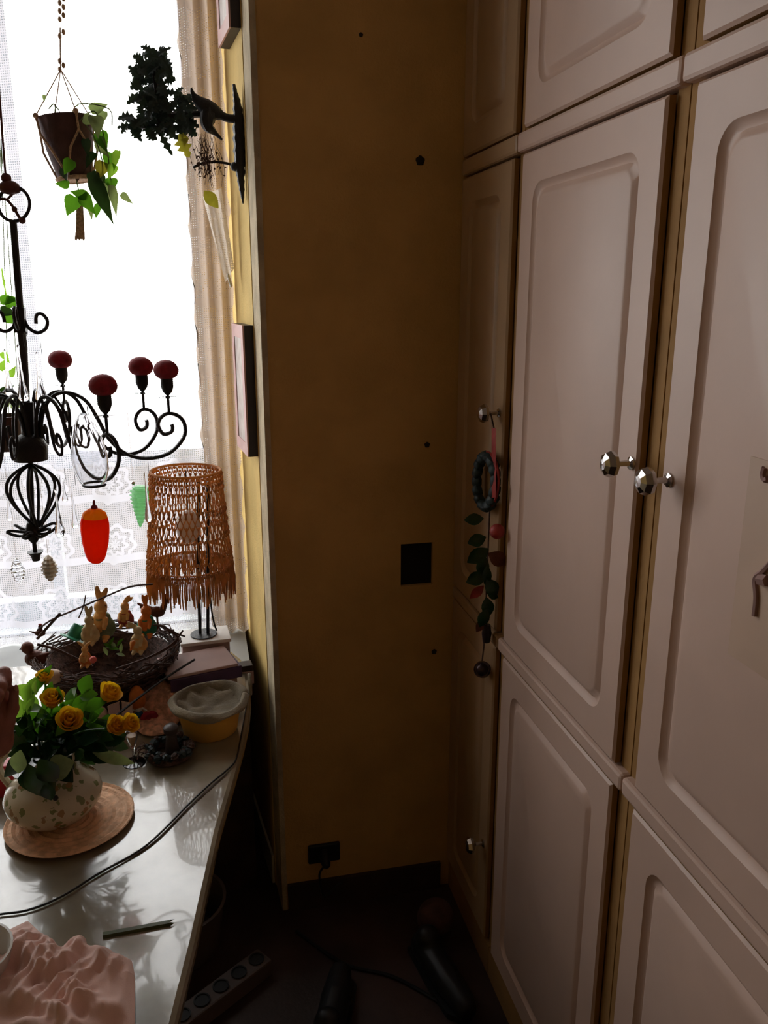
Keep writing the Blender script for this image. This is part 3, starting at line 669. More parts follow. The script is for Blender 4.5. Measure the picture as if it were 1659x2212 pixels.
# green glass pinecone
YG = 2.02; g = P(303, 1140, YG); s = (P(1, 1100, YG)-P(0, 1100, YG)).length
o = empty('green_ornament', g, 'ridged pale green glass pinecone ornament left of the lampshade', 'ornament')
gm = mat('green_glass', (.10, .42, .16), .15); nt = gm.node_tree; b = nt.nodes['Principled BSDF']; tr = nt.nodes.new('ShaderNodeBsdfTranslucent'); tr.inputs[0].default_value = (.30, .75, .32, 1); tp = nt.nodes.new('ShaderNodeBsdfTransparent'); tp.inputs[0].default_value = (.75, .95, .75, 1)
m1 = nt.nodes.new('ShaderNodeMixShader'); m1.inputs[0].default_value = .5; nt.links.new(b.outputs[0], m1.inputs[1]); nt.links.new(tr.outputs[0], m1.inputs[2]); m2 = nt.nodes.new('ShaderNodeMixShader'); m2.inputs[0].default_value = .35
nt.links.new(m1.outputs[0], m2.inputs[1]); nt.links.new(tp.outputs[0], m2.inputs[2]); nt.links.new(m2.outputs[0], nt.nodes['Material Output'].inputs[0])
prof = []
for k in range(23):
    t = k/22; r = 23*min(1, (t/.75)**.7)*(1 if t < .85 else math.sqrt(max(0, 1-((t-.85)/.16)**2)*.9+.1)); prof.append(((r*(1.12 if k % 2 else .86))*s, t*105*s))
MB().lathe([(0, 0)]+prof[1:], g, 20, rot(0, R(5)), wob=.05).build('glass_body', gm, o, smooth=False)
MB().ball(g+Vector((-.008, 0, 112*s)), .005, 8).build('cap', M['chrome'], o)
MB().tube([g+Vector((-.008, 0, 114*s)), Vector((g.x-.008, g.y, 2.799))], .0004, 4).build('thread', M['jute'], o)
# beige and clear pinecones
for (x, y0, y1, w, m_, lab) in ((110, 1188, 1256, 17, mat('frosted_cone', (.52, .46, .38), .5, var=.2, vs=60), 'pale beige textured pinecone ornament hanging near the chandelier finial'),
                                (42, 1196, 1262, 14, M['glass'], 'faint clear glass pinecone ornament left of the chandelier finial')):
    YN = 2.0 if x > 100 else 1.93; g = P(x, y1, YN); s = (P(1, 1100, YN)-P(0, 1100, YN)).length; H = (y1-y0)*s; prof = [(0, 0)]
    for k in range(1, 15):
        t = k/15; prof.append((w*s*math.sin(pi*t)**.6*(1.1 if k % 2 else .85), t*H))
    o = MB().lathe(prof+[(0, H)], g, 14, wob=.12).build('pinecone_ornament', m_, None, label=lab, cat='ornament', smooth=False)
    MB().tube([g+Vector((0, 0, H)), Vector((g.x, g.y, 2.799))], .0004, 4).build('thread', M['jute'], o)

# ---------------------------------------------------------------- table
TZ = .75
edge = [(-.155, .38), (-.115, .60), (-.0905, .72), (-.068, .829), (-.044, .955), (-.005, 1.19), (.025, 1.33), (.048, 1.44), (.064, 1.53), (.074, 1.61), (.078, 1.68), (.078, 1.76), (.068, 1.84), (.045, 1.895), (.0, 1.92)]
poly = edge+[(-1.40, 1.92), (-1.40, .45)]
tb = empty('table', (-.6, 1.1, 0), 'marble-topped table with glossy pale stone top and a rounded far corner', 'table')
MB().prism(poly, TZ-.028, TZ).build('tabletop', M['marble'], tb, smooth=False, mods={'bevel': .009})
MB().prism([(-.2, .45), (-.06, 1.3), (-.02, 1.7), (-.02, 1.85), (-1.32, 1.85), (-1.32, .52)], TZ-.11, TZ-.0285).build('apron', M['wood'], tb, smooth=False)
for (x, y) in ((-.24, .55), (-.25, 1.55), (-1.25, 1.75), (-1.25, .6)):
    MB().lathe([(0, 0), (.018, 0), (.022, .02), (.017, .10), (.026, .40), (.020, .55), (.032, .62), (.032, TZ-.111), (0, TZ-.111)], (x, y, 0), 16).build('leg', M['wood'], tb)

# straw mat and vase
mc = Vector((-.245, 1.268, TZ)); mr = .102
mtm = Matrix.Scale(1.0, 3)
pr = [(0, .0045)]
for k in range(1, 17): pr.append((mr*k/17, .0055+(.0014 if k % 2 else -.0010)+.006*max(0, (k/17-.75))*2))
pr += [(mr*.985, .010), (mr, .009), (mr*.99, .0075), (mr*.9, .0004), (0, .0002)]
MB().lathe(pr, mc, 48).build('straw_mat', M['straw'], None, label='round coiled straw mat under the painted pitcher vase', cat='mat')
vc = Vector((-.270, 1.285, TZ+.0062)); s = .00078
va = empty('pitcher_vase', vc, 'squat cream ceramic pitcher painted with green and brown flowers on the straw mat', 'vase')
pr = [(0, 0), (52, 0), (58, 3), (80, 16), (96, 38), (99, 55), (92, 74), (72, 92), (54, 106), (48, 122), (48, 142), (52, 150), (48, 150), (43, 141), (42, 124), (30, 112)]
vb = MB(); vb.lathe([(a*s, b*s) for a, b in pr], vc, 40)
for i, v in enumerate(vb.v):   # pull the lip into a spout towards the right
    h = (v.z-vc.z)/s
    if h > 100:
        d = v-vc; q = max(0, d.normalized().dot(RT)); v += RT*(q**2)*.030*(h-100)/50+Vector((0, 0, (q**2)*.026*(h-100)/50))
vb.build('body', M['vase'], va)
MB().tube(spline([vc-RT*44*s+Vector((0, 0, 140*s)), vc-RT*88*s+Vector((0, 0, 145*s)), vc-RT*108*s+Vector((0, 0, 110*s)), vc-RT*90*s+Vector((0, 0, 70*s))], 5), .006, 8).build('handle', M['vase'], va)
MB().ball(P(120, 1724, 1.205), .0045, 10).build('dark_spot', M['black'], va)

# foliage and roses
fo = empty('rose_foliage', vc+Vector((0, 0, .12)), 'dense dark green rose leaves filling the cream pitcher vase', 'foliage')
random.seed(11); top = vc+Vector((0, 0, .118))
# leaf areas in the photo: (px, py, rx, ry, count, material)
for (cx, cy, rx, ry, n, mm, L0) in ((150, 1590, 95, 40, 46, 'lfd', 46), (90, 1600, 60, 50, 26, 'lfd', 46), (200, 1600, 55, 40, 22, 'lfd', 44), (120, 1540, 60, 30, 14, 'lfm', 44), (60, 1520, 30, 40, 10, 'lfl', 36), (160, 1520, 50, 30, 12, 'lfm', 44), (100, 1650, 50, 30, 12, 'lfd', 48), (60, 1660, 30, 30, 8, 'lfd', 44), (200, 1560, 40, 30, 10, 'lfm', 36)):
    for k in range(int(n*1.35)):
        a = random.uniform(0, 2*pi); q = math.sqrt(random.random()); x = cx+rx*q*math.cos(a); y = cy+ry*q*math.sin(a)
        if x < 8 or (x < 25 and y < 1640): continue
        Y = 1.27+random.uniform(-.06, .06); p = P(x, y, Y); d = (p-top); d = d.normalized()+Vector((random.uniform(-.6, .6), random.uniform(-.6, .6), random.uniform(-.5, .5)))
        L = L0*.00088*random.uniform(.7, 1.15)
        MB().leaf(p-d.normalized()*L*.5, d, -FW+Vector((0, 0, .8))+RT*random.uniform(-.7, .7), L, L*random.uniform(.5, .7), curl=random.uniform(0, .4)).build('leaf', M[mm], fo)
for (x, y, ang, L, W, mm, Y) in ((178, 1500, 75, 42, 34, 'lfm', 1.24), (172, 1530, 18, 62, 30, 'lfm', 1.24), (120, 1590, 50, 90, 34, 'lfm', 1.2), (200, 1625, -12, 90, 26, 'lfg', 1.22), (160, 1645, -160, 60, 52, 'lfg', 1.17), (45, 1620, -100, 50, 36, 'lfg', 1.18), (85, 1640, -60, 60, 46, 'lfd', 1.16), (100, 1690, -80, 40, 30, 'lfd', 1.16), (60, 1650, -70, 80, 44, 'lfd', 1.165), (95, 1535, 80, 60, 26, 'lfm', 1.24), (70, 1500, 60, 70, 22, 'lfm', 1.25), (45, 1570, 95, 70, 20, 'lfl', 1.25)):
    MB().leaf(P(x, y, Y), vdir(ang, random.uniform(-.2, .2)), -FW+UP*.3, L*.00075, W*.00075, curl=.15).build('leaf', M[mm], fo)
stm = MB()
for k in range(14):
    a = 2*pi*k/14; e = top+Vector((.055*math.cos(a), .055*math.sin(a), random.uniform(.02, .09))); stm.tube(spline([top+Vector((.02*math.cos(a), .02*math.sin(a), -.03)), top.lerp(e, .6)+Vector((0, 0, .01)), e], 4), .002, 5)
stm.build('stem', M['lfd'], fo)
RS = [(97, 1462, 13, 1.26, 'topmost yellow rose bud at the back left of the bouquet'), (113, 1511, 17, 1.23, 'yellow rose at the upper left of the bouquet'), (149, 1556, 19, 1.19, 'open yellow rose at the front centre of the bouquet'),
      (236, 1498, 18, 1.24, 'yellow rose at the upper right of the bouquet'), (248, 1568, 16, 1.2, 'left half of the yellow rose pair leaning to the right of the bouquet'), (279, 1563, 15, 1.2, 'rightmost yellow rose, leaning out over the table')]
for (x, y, r, Y, lab) in RS:
    c = P(x, y, Y); rr = r*.00078; d = (c-(top+Vector((0, 0, -.03)))).normalized(); zq = d.to_track_quat('Z', 'Y').to_matrix()
    o = empty('rose', c, lab, 'rose', 'yellow roses in the pitcher vase')
    mb = MB()
    for ring, (n, ro, ht, tl) in enumerate(((3, .30, 1.25, .0), (4, .55, 1.2, .12), (5, .85, 1.05, .25), (5, 1.02, .8, .4))):
        for j in range(n):
            a0 = 2*pi*j/n+ring*.5
            def fn(u, v):
                a = a0+(u-.5)*2.2*pi/n; hr = ro*(.55+.45*math.sin(v*pi*.6))+tl*v**3*(.6+.4*math.sin(u*pi))*1.1; hz = -0.9+v*(ht+.75)-.9*abs(u-.5)**2*v-.35*v**6*tl
                return c+zq @ Vector((hr*math.cos(a), hr*math.sin(a), hz))*rr
            mb.grid(fn, 5, 5)
    mb.build('bloom', M['rosey'], o)
    MB().lathe([(0, -1.25*rr), (.4*rr, -1.1*rr), (.6*rr, -.8*rr), (.45*rr, -.6*rr)], c, 10, zq).build('sepal', M['lfm'], o)
    MB().tube(spline([c-d*rr*1.1, (c+top)*.5+Vector((0, 0, .012)), top], 4), .0018, 5).build('stem', M['lfm'], o)

# ---------------------------------------------------------------- hand at the left edge
YH = 1.15
def H(x, y, z=0): return P(x, y, YH+z)
hd = empty('person', H(-20, 1560), 'raised hand with curled fingers reaching in at the left edge beside the roses', 'person')
m = MB(); k_ = .00073
m.capsule(H(-40, 1580), H(-30, 1500), 42*k_, 34*k_, 14); m.capsule(H(-30, 1600), H(-5, 1560), 40*k_, 34*k_, 14); m.capsule(H(-8, 1600), H(-20, 1540), 34*k_, 34*k_, 14)
m.capsule(H(-50, 1610), H(-120, 1660), 42*k_, 38*k_, 14); m.capsule(H(-120, 1660), H(-380, 1730, -.12), 38*k_, 48*k_, 14); m.capsule(H(-6, 1500), H(2, 1560), 22*k_, 26*k_, 12)      # wrist and forearm going out of frame
for (dx, dy, r, dz) in ((0, 0, 15, -.02), (-10, 14, 15, -.04), (-16, 34, 14, -.055), (-22, 55, 12, -.065)):          # four curled fingers
    a = H(-18+dx, 1480+dy, .005+dz*.3); b2 = H(8+dx, 1455+dy, dz*.4); c = H(10+dx, 1472+dy*.9, dz); e = H(-8+dx, 1500+dy, dz)
    m.capsule(a, b2, r*1.05*k_, r*k_, 10); m.capsule(b2, c, r*k_, r*.95*k_, 10); m.capsule(c, e, r*.95*k_, r*.8*k_, 10)
m.capsule(H(0, 1580), H(28, 1530, -.01), 16*k_, 13*k_, 12); m.capsule(H(28, 1530, -.01), H(31, 1490, -.02), 11*k_, 8.5*k_, 12)   # thumb
fa = H(-300, 1712, -.10); el = Vector((-.95, .72, 1.02))
MB().tube([H(-285, 1708, -.09), fa, fa.lerp(el, .35), fa.lerp(el, .7), el, el+Vector((-.05, -.10, .12)), Vector((-1.15, .45, 1.38))], [.038, .044, .050, .054, .058, .062, .070], 18).build('sleeve', mat('dark_sleeve', (.03, .03, .045), .9, var=.3, vs=40), hd)
m.build('hand', M['skin'], hd, mods={'remesh': .0022, 'smooth': 4})
MB().ball(H(35, 1486, -.024), (.003, .003, .005), 8).build('thumbnail', mat('nail', (.45, .22, .17), .3), hd)

# red items beside the vase
o = MB().box(PZ(178, 1652, TZ)+Vector((0, 0, .012)), (.016, .012, .024), rot(0, R(6), R(20))).build('red_box', M['redplastic'], None, smooth=False, mods={'bevel': .001}, label='tiny red box behind the pitcher vase spout', cat='box')
MB().box(PZ(2, 1735, TZ)+Vector((0, .03, .03)), (.04, .03, .06), rot(0, R(8), R(15))).build('red_carton', M['redplastic'], None, smooth=False, mods={'bevel': .002}, label='red carton partly hidden behind the vase at the left edge', cat='box')

# ---------------------------------------------------------------- cords, stick, cloth, bowl
def cordpts(l, dz=.003): return spline([PZ(x, y, TZ+dz) for x, y in l], 6)
MB().tube(cordpts([(-40, 1985), (0, 1975), (60, 1966), (130, 1938), (215, 1886), (300, 1838), (350, 1796), (400, 1745), (450, 1697), (492, 1662), (510, 1640), (519, 1600), (526, 1560), (533, 1520), (538, 1500)]), .0017, 6).build('electric_cable', M['black'], None, label='thin black cord snaking diagonally across the marble table', cat='cord')
MB().tube(cordpts([(250, 1868), (300, 1842), (345, 1808), (400, 1752), (450, 1705), (488, 1672)], .002), .0012, 6).build('thin_wire', M['grey'], None, label='thin grey wire running alongside the black cord on the table', cat='cord')
mb = MB(); a = P(252, 1545, 1.45); b = P(372, 1455, 1.56)
MB().tube(spline([a, a.lerp(b, .5)+Vector((0, 0, .002)), b, P(420, 1425, 1.62)], 5), .0025, 6).build('lamp_cable', M['black'], None, label='black lamp cord rising from the pink card towards the purple book', cat='cord')
p0 = PZ(222, 2019, TZ+.003); p1 = PZ(368, 1992, TZ+.003); dd = (p1-p0).normalized(); sd = Vector((-dd.y, dd.x, 0))
mb = MB(); n = 14; vs = []; fs = []
for i in range(n+1):
    c = p0.lerp(p1, i/n); wd = .0046*(1+.04*math.sin(i*2)); vs += [c+sd*wd-Vector((0, 0, .0026)), c+sd*wd*.7+Vector((0, 0, .0015)), c-sd*wd*.7+Vector((0, 0, .0015)), c-sd*wd-Vector((0, 0, .0026))]
for i in range(n): 
    for j in range(4): fs.append((i*4+j, i*4+(j+1) % 4, i*4+4+(j+1) % 4, i*4+4+j))
fs += [(3, 2, 1, 0)]; e = n*4; tip1 = len(vs); vs += [p1+dd*.006+sd*.004, p1+dd*.005-sd*.003, p1-dd*.003]
fs += [(e, e+1, tip1), (e+1, tip1+2, tip1), (e+2, e+3, tip1+1), (e+1, e+2, tip1+2), (tip1+2, e+2, tip1+1), (e+3, e, tip1+2)]
mb.add(vs, fs).build('cut_stem', M['green'], None, smooth=False, label='cut dark green flower stem with a notched end on the marble table', cat='stem')

# pink cloth heap
def outline(a):
    pts = [(0, 292, 2110), (18, 285, 2075), (40, 250, 2062), (62, 190, 2050), (82, 185, 2026), (100, 135, 2056), (125, 92, 2020), (150, 60, 1990), (180, 18, 2010), (215, -50, 2080), (250, -80, 2212), (290, 120, 2330), (330, 290, 2300), (350, 292, 2200), (360, 292, 2110)]
    for i in range(len(pts)-1):
        if pts[i][0] <= a <= pts[i+1][0]:
            t = (a-pts[i][0])/(pts[i+1][0]-pts[i][0]); return PZ(pts[i][1]*(1-t)+pts[i+1][1]*t, pts[i][2]*(1-t)+pts[i+1][2]*t, TZ+.002)
cc = PZ(130, 2150, TZ+.002)
def fn(u, v):
    a = 360*u; e = outline(min(a, 359.99)); p = cc.lerp(e, v)
    q = Vector((p.x*13, p.y*13, 0)); nq = noise.noise(q+Vector((3, 7, 0)))
    w1 = math.sin(p.x*95+p.y*60+6*noise.noise(q*1.1)); w2 = 1-abs(noise.noise(q*2.0+Vector((1, 4, 2))))*2.2; w3 = 1-abs(noise.noise(q*4.2+Vector((9, 2, 2))))*2
    h = (.016+.018*nq+.006*w1+.012*w2+.006*w3+.004*math.sin(p.x*260-p.y*190+9*nq))*(1-v**5)+.001
    return p+Vector((0, 0, max(h, .0008)))
MB().grid(fn, 110, 44).build('pink_cloth', M['pinkcloth'], None, mods={'subsurf': 1}, label='crumpled dusty pink cloth heaped at the front of the table', cat='cloth')
MB().lathe([(0, 0), (.030, 0), (.034, .004), (.048, .022), (.054, .045), (.051, .045), (.044, .024), (.028, .008), (0, .007)], PZ(-62, 2120, TZ)+Vector((0, 0, .0)), 28).build('white_bowl', M['porcelain'], None, label='small white bowl at the left edge beside the pink cloth', cat='bowl')

# ---------------------------------------------------------------- bucket with cloth liner
bc = Vector((-.012, 1.520, TZ)); s = .00084
bk = empty('yellow_bucket', bc, 'tapered ochre yellow bucket with a sage cloth folded over its rim', 'bucket')
MB().lathe([(0, 0), (60*s, 0), (63*s, 3*s), (72*s, 50*s), (80*s, 70*s), (83*s, 74*s), (78*s, 74*s), (69*s, 50*s), (59*s, 6*s), (0, 5*s)], bc, 40).build('pail', M['yellowbucket'], bk)
mb = MB()
def fn(u, v):
    a = 2*pi*u; f = .5+.5*math.sin(a*3+1)+.3*math.sin(a*7)
    if v < .35: t = v/.35; r = 66+12*t; z = 60+50*t
    elif v < .5: t = (v-.35)/.15; r = 78+11*t; z = 110+7*math.sin(t*pi)+3*f
    else: t = (v-.5)/.5; r = 90+2*math.sin(a*9)*t+3*math.sin(t*pi); z = 110-t*(5+12*f)+3*f*(1-t)
    return bc+Vector((r*s*math.cos(a), r*s*math.sin(a), z*s*.72+.004*math.sin(a*2+.5)))
MB().grid(fn, 80, 18).build('cloth_liner', M['liner'], bk, mods={'solid': .0015})
p = P(540, 1478, 1.53); MB().tube([p+Vector((0, .018*math.cos(a*pi/8), .020*math.sin(a*pi/8))) for a in range(16)], .0035, 6, True).build('cloth_loop', M['liner'], bk)
cf = MB()
def fn(u, v):
    a = 2*pi*u; r = 76*v; return bc+Vector((r*s*math.cos(a), r*s*math.sin(a), (58+16*noise.noise(Vector((math.cos(a)*v*2.5, math.sin(a)*v*2.5, 1)))+10*v*v)*s))
cf.grid(fn, 40, 10).build('cloth_filling', M['liner'], bk)

# ---------------------------------------------------------------- books and boxes behind the bucket
def slab(c, d, rz, name, m, parent=None, tl=(0, 0), **kw):
    return MB().box(c, d, rot(R(tl[0]), R(tl[1]), R(rz))).build(name, m, parent, smooth=False, mods={'bevel': .0012}, **kw)
yb = 1.66; bx_ = P(432, 1470, yb)
def book(z0, th, wd, dp, rz, cover, lab, dx=0, dy=0):
    c = Vector((bx_.x+dx, yb+dy+.03, z0+th/2)); o = empty('book', c-Vector((0, 0, th/2)), lab, 'book', 'books stacked behind the yellow bucket')
    for q in (-1, 1): slab(c+Vector((0, 0, q*(th/2-.001))), (wd, dp, .002), rz, 'cover', cover, o)
    mm = rot(0, 0, R(rz)); slab(c+mm @ Vector((.002, 0, 0)), (wd-.008, dp-.006, th-.0042), rz, 'page_block', M['pages'], o)
    slab(c+mm @ Vector((0, -dp/2-.0008, 0)), (wd, .0016, th), rz, 'spine', cover, o)
book(TZ+.0005, .024, .150, .11, 14, M['redbook'], 'red-covered book at the bottom of the stack behind the bucket', -.005)
book(TZ+.0250, .016, .150, .11, 18, mat('tan_cover', (.40, .27, .18), .6, var=.2), 'thin tan book in the middle of the stack', -.01)
book(TZ+.0415, .026, .155, .11, 16, M['purple'], 'dark purple book near the top of the stack behind the bucket', 0)
book(TZ+.068, .006, .150, .105, 14, M['pinkbox'], 'slim pale pink booklet on top of the purple book', -.004)
lb = P(442, 1372, 1.795)
o = empty('pink_box', Vector((lb.x, 1.82, TZ)), 'pale pink carton with white lid carrying the lamp', 'box')
hh = lb.z-TZ
slab(Vector((lb.x, 1.80, TZ+hh/2-.004)), (.105, .075, hh-.009), 4, 'carton', M['pinkbox'], o)
slab(Vector((lb.x, 1.80, TZ+hh-.0045)), (.112, .082, .008), 4, 'lid', M['white'], o)
slab(P(532, 1452, 1.78), (.028, .03, .045), 5, 'dark_box', M['wood'], None, label='small dark box against the yellow wall behind the bucket', cat='box')
tbz = P(532, 1452, 1.78).z
slab(Vector((P(532, 1452, 1.78).x, 1.78, (tbz-.0225+TZ)/2)), (.03, .035, tbz-.0225-TZ-.001), 5, 'white_block', M['pinkbox'], None, label='pale block under the small dark box behind the bucket', cat='box')

# ---------------------------------------------------------------- lamp
lz = lb.z; lc = Vector((P(440, 1369, 1.80).x, 1.80, lz+.0005))
lp = empty('table_lamp', lc, 'table lamp with fringed brown macrame shade and black iron rod base', 'lamp')
st_ = P(401, 1017, 1.80); sb = P(412, 1232, 1.80)
mb = MB()
for (x, xx) in ((428, 432), (449, 449)): mb.tube([P(x, 1040, 1.80), P(x, 1240, 1.80), P(xx, 1368, 1.80)], .0038, 6)
for x in (435, 441): mb.tube([P(x, 1230, 1.80), P(x, 1366, 1.80)], .0008, 4)
mb.tube(spline([P(452, 1250, 1.80), P(456, 1310, 1.80), P(462, 1345, 1.80), P(468, 1362, 1.80)], 4), .0022, 5)
mb.build('rod_stand', M['iron'], lp)
MB().lathe([(0, 0), (.030, 0), (.030, .002), (0, .002)], lc, 20).build('foot_plate', M['iron'], lp)
ax = (st_-sb).normalized(); HS = (st_-sb).length
xax = RT-ax*RT.dot(ax); xax.normalize(); yax = ax.cross(xax)
pxm = (P(1, 1017, 1.80)-P(0, 1017, 1.80)).length
def SH(a, t, dr=0):     # point on the shade: angle a, t 0 top .. 1 bottom
    r = (84+18*t+4*t*t)*pxm+dr; c = st_.lerp(sb, t); return c+(xax*math.cos(a)+yax*math.sin(a))*r
MB().tube([SH(2*pi*k/48, 0) for k in range(48)], .0028, 8, True).build('top_rim', M['macrame'], lp)
MB().tube([SH(2*pi*k/48, .93, -.002) for k in range(48)], .0018, 6, True).build('lower_ring', M['macrame'], lp)
cords = MB(); kn = MB(); NC = 84; da = 2*pi/NC
for k in range(NC):
    pts = []
    for j in range(37):
        t = j/36; sway = 0
        for (a0, a1, fr_) in ((.02, .16, 2), (.34, .62, 4), (.78, 1.0, 3)):
            if a0 <= t <= a1: sway = math.sin((t-a0)/(a1-a0)*pi*fr_)*(.95 if k % 2 else -.95)
        pts.append(SH((k+sway*.5)*da, t, .0012*math.sin(t*60+k*1.7)))
    cords.tube(pts, .0014, 4)
for t in (.03, .07, .11, .16, .34, .38, .48, .58, .62, .78, .83, .89, .95):
    o2 = 0 if int(t*100) % 2 else 1
    for k in range(0, NC, 2): kn.ball(SH((k+o2+.5)*da, t, .0012), (.0032, .0032, .0036), 6)
cords.build('shade_cords', M['macrame'], lp, kind='stuff'); kn.build('knots', M['macrame'], lp, kind='stuff')
frg = MB()
for k in range(NC*2):
    a = k*da/2; L = .040+.012*math.sin(k*.9)+random.uniform(-.004, .004); p = SH(a, 1.0); e = p-ax*L+(SH(a, 1.1)-SH(a, 1.0))*.3+Vector((random.uniform(-.003, .003),)*3)
    frg.tube([SH(a, .94), p, p.lerp(e, .5)+Vector((random.uniform(-.002, .002), 0, 0)), e], [.0016, .0022, .0026, .0018], 4)
frg.build('fringe', M['macrame'], lp, kind='stuff')
MB().ball(st_.lerp(sb, .55), (.028, .028, .038), 14).build('bulb', mat('frosted_bulb', (.85, .82, .78), .3), lp)
MB().tube([st_.lerp(sb, .0), st_.lerp(sb, .45)], .0015, 5).build('shade_support', M['iron'], lp)

# ---------------------------------------------------------------- nubby mat, eggs, card
nb = PZ(338, 1572, TZ); nm = MB()
cN = P(338, 1500, 1.60); 
def fn(u, v):
    a = 2*pi*u; r = v
    x = cN.x+.052*r*math.cos(a)*(1+.1*math.sin(a*3)); yy = 1.595+.085*r*math.sin(a); z = TZ+.004+.012*(1-r**4)+ (.055*max(0, (yy-1.56)/.11)**1.2 if yy > 1.56 else 0)*(1-r**6)
    return (x, yy, z+.004*noise.noise(Vector((x*120, yy*120, 0)))*(1-r**6))
MB().grid(fn, 64, 20).build('nubby_pad', M['nubby'], None, mods={'solid': .003}, label='nubby pinkish orange woven pad lying left of the yellow bucket', cat='mat')
def egg(p, r, h, m_, lab, tl=0, mm=None, grp=None):
    pr = [(r*math.sin(pi*k/12)*(1-.12*math.cos(pi*k/12)*-1), h/2-h/2*math.cos(pi*k/12)) for k in range(13)]; pr[0] = (0, 0); pr[-1] = (0, h)
    return MB().lathe(pr, p, 18, rot(0, R(tl))).build('egg', m_, None, label=lab, cat='egg', group=grp)
egg(Vector((P(294, 1485, 1.585).x, 1.585, TZ+.024)), .0165, .056, M['forange'], 'upright orange egg in front of the twig nest')
egg(PZ(212, 1588, TZ+.001), .0185, .062, M['egg'], 'pale beige egg standing behind the upper right rose', 10)
cp = PZ(262, 1592, TZ)
cpo = empty('folded_card', cp, 'small pale pink folded card standing behind the right-hand roses', 'card')
for sgn, rz in ((-1, 32), (1, -30)):
    MB().box(cp+Vector((sgn*.011+.002, .012, .033)), (.024, .0012, .064), rot(R(-8), 0, R(rz))).build('card_leaf', M['pinkbox'], cpo, smooth=False)
mb = MB()
for q in (-1, 1): mb.box(cp+Vector((q*.011+.002, .012+.004, .0655)), (.022, .001, .002), rot(0, 0, R(-30*q)))
mb.build('gilt_edge', M['jute'], cpo, smooth=False)
# tiny painted girl / bird figure in blue
fb = PZ(302, 1562, TZ)
o = empty('blue_figurine', fb, 'tiny figurine with blue skirt and white top beside the leaning roses', 'figurine')
MB().lathe([(0, 0), (.011, 0), (.012, .004), (.010, .018), (.006, .028), (0, .029)], fb, 14).build('blue_base', M['blue'], o)
m = MB(); m.ball(fb+Vector((0, 0, .033)), (.008, .007, .009), 10); m.ball(fb+Vector((0, 0, .045)), .006, 10); m.capsule(fb+Vector((.004, 0, .036)), fb+Vector((.015, -.002, .028)), .003, .002, 8); m.capsule(fb+Vector((-.004, 0, .036)), fb+Vector((-.012, -.002, .03)), .003, .002, 8)
m.build('white_body', M['porcelain'], o, mods={'remesh': .0012, 'smooth': 2})
hb = PZ(322, 1568, TZ)
mb = MB(); mb.ball(hb+Vector((-.004, 0, .018)), (.012, .005, .015), 12, rot(0, R(25))); mb.ball(hb+Vector((.010, 0, .020)), (.010, .005, .014), 12, rot(0, R(-25))); mb.capsule(hb+Vector((.002, 0, .014)), hb+Vector((.002, 0, .005)), .008, .004)
mb.build('heart_ornament', M['darkred'], None, mods={'remesh': .0012, 'smooth': 3}, label='dark red heart ornament next to the blue figurine', cat='ornament')
gl = PZ(290, 1648, TZ)
o = empty('stem_glass', gl, 'small slender glass on a round clear foot left of the dark wreath', 'glass')
MB().lathe([(0, 0), (.021, 0), (.021, .0015), (.006, .004), (.0025, .010), (.0025, .030), (.005, .036), (.0095, .050), (.012, .072), (.0108, .072), (.0085, .052), (.003, .038), (0, .037)], gl, 22).build('bowl_and_foot', M['glass'], o)
MB().lathe([(0, .038), (.003, .0385), (.008, .052), (.009, .058), (0, .058)], gl, 16).build('amber_drink', mat('amber', (.45, .26, .10), .3), o)

# ---------------------------------------------------------------- dark wreath with candlestick
wc = Vector((-.090, 1.437, TZ))
wr = empty('dark_wreath', wc, 'dark wreath of cones and wire around a dark candle stub on the table', 'wreath')
random.seed(5)
for k in range(34):
    a = 2*pi*k/34; r = .036+random.uniform(-.006, .008); c = wc+Vector((r*math.cos(a), r*math.sin(a), .012+random.uniform(0, .010)))
    m = MB(); ss = random.uniform(.006, .010)
    m.lathe([(0, -ss), (ss*.7, -ss*.6), (ss*.55, -ss*.4), (ss, 0), (ss*.75, ss*.15), (ss*.7, ss*.6), (0, ss)], c, 8, rot(random.uniform(-1.2, 1.2), random.uniform(-1.2, 1.2)))
    m.build('cone', M['ebony'] if k % 3 else M['twig'], wr, smooth=False)
MB().tube([wc+Vector((.036*math.cos(a*pi/12), .036*math.sin(a*pi/12), .008)) for a in range(24)], .0078, 8, True).build('ring_base', M['twig'], wr)
mb = MB()
for k in range(10):
    a = random.uniform(2.2, 4.4); p = wc+Vector((.04*math.cos(a), .04*math.sin(a), .02)); mb.tube(spline([p, p+Vector((random.uniform(-.02, 0), random.uniform(-.02, .02), random.uniform(.0, .014))), p+Vector((random.uniform(-.03, -.012), random.uniform(-.02, .02), random.uniform(-.012, .006)))], 4), .0009, 4)
mb.build('wire_sprigs', M['twig'], wr)
MB().lathe([(0, 0), (.013, 0), (.014, .004), (.011, .03), (.009, .044), (.0135, .049), (.014, .058), (.009, .063), (0, .064)], wc+Vector((.006, .0, .002)), 18).build('candlestick', mat('dark_pewter', (.05, .035, .03), .45), None, label='short dark candlestick standing in the middle of the dark wreath', cat='candlestick')

